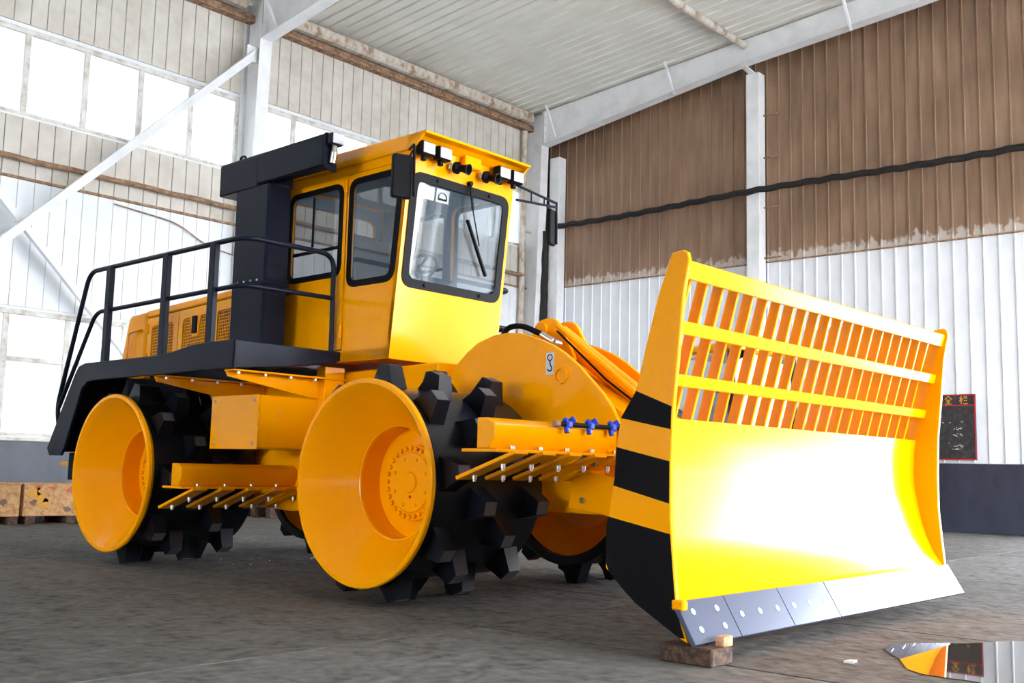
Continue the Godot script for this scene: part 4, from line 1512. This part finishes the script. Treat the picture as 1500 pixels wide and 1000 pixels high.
	b.prism(rrect(-0.07, -0.17, 0.07, 0.17, 0.025, 4), Vector3(1.12, 3.17, -0.68), Vector3(0.95, 0, -0.3), AY, Vector3(-0.3, 0, -0.95), 0.045, 0.01)
	put("mirror", b, M.rubber, c)
	b = MB.new()
	b.tube([Vector3(0.64, 3.47, -0.71), Vector3(1.16, 3.41, -0.69)], 0.012, 6)
	b.tube([Vector3(0.64, 3.34, -0.72), Vector3(1.16, 3.37, -0.69)], 0.012, 6)
	for t in [0.35, 0.7]:
		b.tube([Vector3(0.64 + 0.52 * t, 3.47 - 0.06 * t, -0.7), Vector3(0.64 + 0.52 * t, 3.34 + 0.03 * t, -0.7)], 0.008, 6)
	b.tube([Vector3(1.17, 3.42, -0.69), Vector3(1.18, 3.02, -0.69)], 0.011, 6)
	put("mirror_bracket", b, M.black, c)
	# seat, wheel and console
	b = MB.new()
	b.box(Vector3(0, 2.3, -1.75), Vector3(0.5, 0.14, 0.5), 0.05)
	b.prism(rrect(-0.25, 0.0, 0.25, 0.72, 0.12, 6), Vector3(0, 2.34, -1.98), AX, Vector3(0, 0.97, -0.17), Vector3(0, 0.17, 0.97), 0.13, 0.04)
	put("seat", b, M.seat, c)
	b = MB.new()
	b.box(Vector3(0, 2.08, -1.75), Vector3(0.36, 0.4, 0.4), 0.03)
	put("seat_base", b, M.rubber, c)
	b = MB.new()
	var wc := Vector3(0, 2.66, -1.32)
	var wn := Vector3(0, 0.82, -0.57).normalized()
	var wu := wn.cross(AX).normalized()
	var rg: Array = []
	for i in 28:
		var a := TAU * i / 28.0
		rg.append(wc + AX * cos(a) * 0.19 + wu * sin(a) * 0.19)
	b.tube(rg, 0.014, 8, true)
	for i in 3:
		var a := TAU * i / 3.0 + 0.5
		b.tube([wc, wc + AX * cos(a) * 0.19 + wu * sin(a) * 0.19], 0.011, 6)
	b.cyl(wc - wn * 0.03, wc + wn * 0.02, 0.045, 12)
	b.cyl(wc - wn * 0.55, wc, 0.03, 10)
	put("steering_wheel", b, M.rubber, c)
	b = MB.new()
	b.prism(v2([[-1.0, 1.9], [-1.22, 1.9], [-1.26, 2.42], [-1.02, 2.55]]), Vector3(-0.22, 0, 0), AZ, AY, AX, 0.44, 0.02)
	b.box(Vector3(0.42, 2.35, -1.7), Vector3(0.16, 0.14, 0.6), 0.03)
	b.box(Vector3(-0.42, 2.35, -1.75), Vector3(0.13, 0.14, 0.5), 0.03)
	put("console", b, M.seat, c)

# ------------------------------------------------------------------ things standing about
func props() -> void:
	# crates by the long wall
	crate(Vector3(-0.22, 0, -9.85), 1.04, "pale plywood crate by the long wall with a grey smudge")
	crate(Vector3(1.05, 0, -9.85), 1.4, "plywood crate with yellow and red paint smears by the long wall", true)
	# pallets seen under the machine
	pallet(Vector3(5.1, 0, -10.0), "dark wooden pallet by the long wall, seen under the machine")
	pallet(Vector3(6.7, 0, -10.1), "dark wooden pallet further along the long wall, topped with a white sheet")
	var sh := boxp("foam_sheet", Vector3(6.7, 0.235, -10.1), Vector3(1.0, 0.05, 0.7), 0.01, M.label, self)
	tag(sh, "white sheet of packing lying on the dark pallet", "sheet")
	# timbers under the corner of the blade
	var t := boxp("timber_block", Vector3(-1.735, 0.0425, 2.64), Vector3(0.2, 0.085, 0.3), 0.008, M.timber, self)
	tag(t, "dark squared timber under the corner of the blade", "timber")
	t = boxp("timber_offcut", Vector3(-1.675, 0.11, 2.765), Vector3(0.085, 0.05, 0.05), 0.005, M.timber_new, self)
	t.rotation.y = 0.0
	tag(t, "fresh pale timber offcut lying on the dark timber at the blade", "timber")
	# puddle
	var pb := MB.new()
	var pts := PackedVector2Array()
	var rr := RandomNumberGenerator.new()
	rr.seed = 3
	for i in 40:
		var a := TAU * i / 40.0
		var k := 1.0 + 0.12 * sin(3.0 * a + 0.4) + 0.07 * sin(7.0 * a)
		pts.append(Vector2(-0.45 + 0.95 * cos(a) * k, 3.98 + 0.75 * sin(a) * k))
	pb.prism(pts, Vector3(0, 0.001, 0), AX, AZ, AY, 0.003)
	var pu := put("puddle", pb, M.water, self)
	tag(pu, "shallow puddle of water on the concrete in front of the blade", "puddle")
	var sc := MB.new()
	sc.prism(v2([[0, 0], [0.05, 0.01], [0.07, 0.04], [0.03, 0.035], [0.01, 0.05]]), Vector3(-1.2, 0.003, 3.16), AX, AZ, AY, 0.012)
	tag(put("paper_scrap", sc, M.label, self), "crumpled white scrap on the floor beside the puddle", "scrap")
	# crumbs of concrete near the rear drum
	var cr := MB.new()
	for i in 46:
		var p := Vector3(rr.randf_range(-0.9, 1.0), 0.0, rr.randf_range(-3.4, -2.2))
		var s := rr.randf_range(0.005, 0.018)
		cr.box(p + AY * s * 0.35, Vector3(s, s * 0.7, s * 1.2), s * 0.2, Basis(AY, rr.randf() * 3.0))
	var co := put("crumbs", cr, M.far_wall, self)
	tag(co, "pale crumbs of concrete scattered on the floor between the drums", "debris", "", "stuff")
	blackboard()
	second_machine()
	yard_things()

func crate(at: Vector3, w: float, label: String, smeared := false) -> void:
	var o := base("crate")
	o.position = at
	tag(o, label, "crate")
	boxp("box", Vector3(0, 0.33, 0), Vector3(w, 0.44, 0.7), 0.006, M.ply, o)
	boxp("lid", Vector3(0, 0.558, 0), Vector3(w + 0.02, 0.016, 0.72), 0.003, M.ply, o)
	for x in [-0.42, 0.0, 0.42]:
		boxp("skid", Vector3(x * w, 0.055, 0), Vector3(0.14, 0.11, 0.7), 0.005, M.timber, o)
	var marks: Array = [[0.3, 0.3, 0.07, M.smear_dark]]
	if smeared:
		marks = [[-0.54, 0.42, 0.12, M.smear_yellow], [-0.46, 0.36, 0.15, M.smear_yellow], [-0.4, 0.27, 0.1, M.smear_yellow], [-0.5, 0.5, 0.05, M.smear_red], [-0.13, 0.36, 0.05, M.smear_red], [-0.3, 0.5, 0.05, M.smear_red], [0.02, 0.47, 0.1, M.smear_red], [-0.08, 0.2, 0.06, M.smear_dark], [-0.56, 0.3, 0.05, M.smear_dark]]
	var rr := RandomNumberGenerator.new()
	rr.seed = 8
	for m in marks:
		var b := MB.new()
		var q := PackedVector2Array()
		for i in 12:
			var a := TAU * i / 12.0
			q.append(Vector2(m[0] + cos(a) * m[2] * rr.randf_range(0.35, 1.5), m[1] + sin(a) * m[2] * rr.randf_range(0.25, 1.0)))
		b.prism(q, Vector3(0, 0, 0.35), AX, AY, AZ, 0.0012)
		put("paint_smear", b, m[3], o)

func pallet(at: Vector3, label: String) -> void:
	var o := base("pallet")
	o.position = at
	tag(o, label, "pallet")
	for i in 7:
		boxp("deck_plank", Vector3(-0.52 + i * 0.173, 0.19, 0), Vector3(0.14, 0.03, 1.0), 0.003, M.timber, o)
	for z in [-0.43, 0.0, 0.43]:
		boxp("stringer", Vector3(0, 0.0875, z), Vector3(1.18, 0.175, 0.12), 0.004, M.timber, o)

func blackboard() -> void:
	var o := base("blackboard")
	o.position = Vector3(GX - 0.07, 1.26, -0.68)
	tag(o, "black notice board with red lines and gold characters on the gable wall", "board")
	var W := 2.4
	boxp("panel", Vector3(0, 0.58, -W * 0.5), Vector3(0.03, 1.16, W), 0.004, M.board, o)
	var b := MB.new()
	b.box(Vector3(-0.017, 1.15, -W * 0.5), Vector3(0.006, 0.018, W), 0.0)
	b.box(Vector3(-0.017, 0.01, -W * 0.5), Vector3(0.006, 0.018, W), 0.0)
	b.box(Vector3(-0.017, 0.965, -W * 0.5), Vector3(0.006, 0.014, W), 0.0)
	b.box(Vector3(-0.017, 0.58, -0.01), Vector3(0.006, 1.16, 0.018), 0.0)
	b.box(Vector3(-0.017, 0.58, -W + 0.01), Vector3(0.006, 1.16, 0.018), 0.0)
	put("red_line", b, M.red, o)
	# two gold characters, stroke by stroke, in a unit square
	var glyphs := [
		[[[0.5, 1.0], [0.05, 0.55]], [[0.5, 1.0], [0.95, 0.55]], [[0.25, 0.5], [0.75, 0.5]], [[0.25, 0.27], [0.75, 0.27]], [[0.1, 0.0], [0.9, 0.0]], [[0.5, 0.5], [0.5, 0.0]]],
		[[[0.0, 0.72], [0.42, 0.72]], [[0.22, 1.0], [0.22, 0.0]], [[0.22, 0.7], [0.02, 0.3]], [[0.22, 0.7], [0.42, 0.42]], [[0.56, 1.0], [0.64, 0.82]], [[0.9, 1.0], [0.8, 0.8]], [[0.52, 0.72], [0.98, 0.72]], [[0.56, 0.4], [0.92, 0.4]], [[0.48, 0.02], [1.0, 0.02]]]]
	var at := [-0.53, -0.27]
	for g in 2:
		b = MB.new()
		for s in glyphs[g]:
			var a := Vector3(-0.018, 0.99 + s[0][1] * 0.14, at[g] + s[0][0] * 0.14)
			var e := Vector3(-0.018, 0.99 + s[1][1] * 0.14, at[g] + s[1][0] * 0.14)
			b.bar(a, e, 0.014, 0.005, AX)
		put("gold_character", b, M.gold, o)
	b = MB.new()
	var rr := RandomNumberGenerator.new()
	rr.seed = 21
	for i in 46:
		var y: float = [0.66, 0.55, 0.44, 0.3, 0.25, 0.2][i % 6] + rr.randf_range(-0.02, 0.02)
		var z := -0.25 - rr.randf() * (0.16 if i % 3 else 0.8)
		b.bar(Vector3(-0.0165, y, z), Vector3(-0.0165, y + rr.randf_range(-0.02, 0.02), z + rr.randf_range(0.015, 0.05)), 0.008, 0.002, AX)
	var ch := put("chalk_marks", b, M.chalk, o)
	ch.set_meta("kind", "stuff")

func second_machine() -> void:
	var o := base("wheeled_loader")
	o.position = Vector3(8.4, 0, -2.6)
	o.rotation.y = -0.25
	tag(o, "distant yellow machine with a dark glazed cab, seen through the blade's slats", "machine")
	var b := MB.new()
	b.box(Vector3(0, 1.0, -0.9), Vector3(1.7, 0.9, 3.2), 0.06)
	put("body", b, M.yellow, o)
	b = MB.new()
	b.box(Vector3(0, 2.83, -0.4), Vector3(1.5, 0.14, 1.5), 0.04)
	put("cab_roof", b, M.yellow, o)
	for s in [-1.0, 1.0]:
		for z in [-1.05, 0.28]:
			b = MB.new()
			b.bar(Vector3(0.68 * s, 1.45, z), Vector3(0.68 * s, 2.78, z * 0.9), 0.09, 0.09, AZ, 0.01)
			put("cab_pillar", b, M.rubber, o)
		b = MB.new()
		b.box(Vector3(0.66 * s, 2.1, -0.4), Vector3(0.012, 1.28, 1.2), 0.0)
		put("cab_window", b, M.glass, o)
	b = MB.new()
	b.box(Vector3(0, 2.1, 0.27), Vector3(1.26, 1.28, 0.012), 0.0)
	put("windscreen", b, M.glass, o)
	b = MB.new()
	b.box(Vector3(0, 1.85, -0.7), Vector3(0.5, 0.8, 0.2), 0.06)
	b.box(Vector3(0, 1.55, -0.5), Vector3(0.5, 0.16, 0.5), 0.05)
	put("seat", b, M.seat, o)
	for x in [-0.5, 0.5]:
		b = MB.new()
		b.box(Vector3(x, 2.72, 0.36), Vector3(0.16, 0.12, 0.08), 0.015)
		put("lamp", b, M.rubber, o)
	for s in [-1.0, 1.0]:
		for z in [0.35, -2.0]:
			b = MB.new()
			b.lathe(v2([[-0.2, 0.3], [-0.2, 0.55], [-0.14, 0.62], [0.14, 0.62], [0.2, 0.55], [0.2, 0.3]]), Vector3(1.0 * s, 0.62, z), AX, 32)
			put("tyre", b, M.rubber, o)
			b = MB.new()
			b.cyl(Vector3(0.85 * s, 0.62, z), Vector3(1.12 * s, 0.62, z), 0.3, 24)
			put("wheel", b, M.yellow, o)

func yard_things() -> void:
	# hazy shapes outside the lower windows
	var o := base("outbuilding")
	o.position = Vector3(14.0, -0.2, -46.0)
	tag(o, "pale building outside the lower windows", "building")
	boxp("walls", Vector3(0, 3.0, 0), Vector3(16, 6, 6), 0.05, M.far_wall, o)
	boxp("roof", Vector3(0, 6.15, 0), Vector3(16.6, 0.3, 6.6), 0.05, M.far_dark, o)
	for y in [1.6, 4.2]:
		for i in 8:
			boxp("window", Vector3(-7 + i * 2.0, y, 3.02), Vector3(1.2, 1.3, 0.06), 0.01, M.far_dark, o)
	o = base("stacked_rack")
	o.position = Vector3(4.6, -0.2, -22.0)
	tag(o, "dark rack of stacked parts in the yard outside the lower windows", "rack")
	for x in [-1.6, 0.0, 1.6]:
		boxp("upright", Vector3(x, 1.5, 0), Vector3(0.14, 3.0, 0.9), 0.01, M.far_dark, o)
	for y in [0.7, 1.6, 2.5]:
		boxp("shelf", Vector3(0, y, 0), Vector3(3.4, 0.1, 1.0), 0.01, M.far_dark, o)
		for i in 6:
			boxp("part_box", Vector3(-1.4 + i * 0.56, y + 0.22, 0), Vector3(0.42, 0.34, 0.6), 0.01, M.far_wall, o)
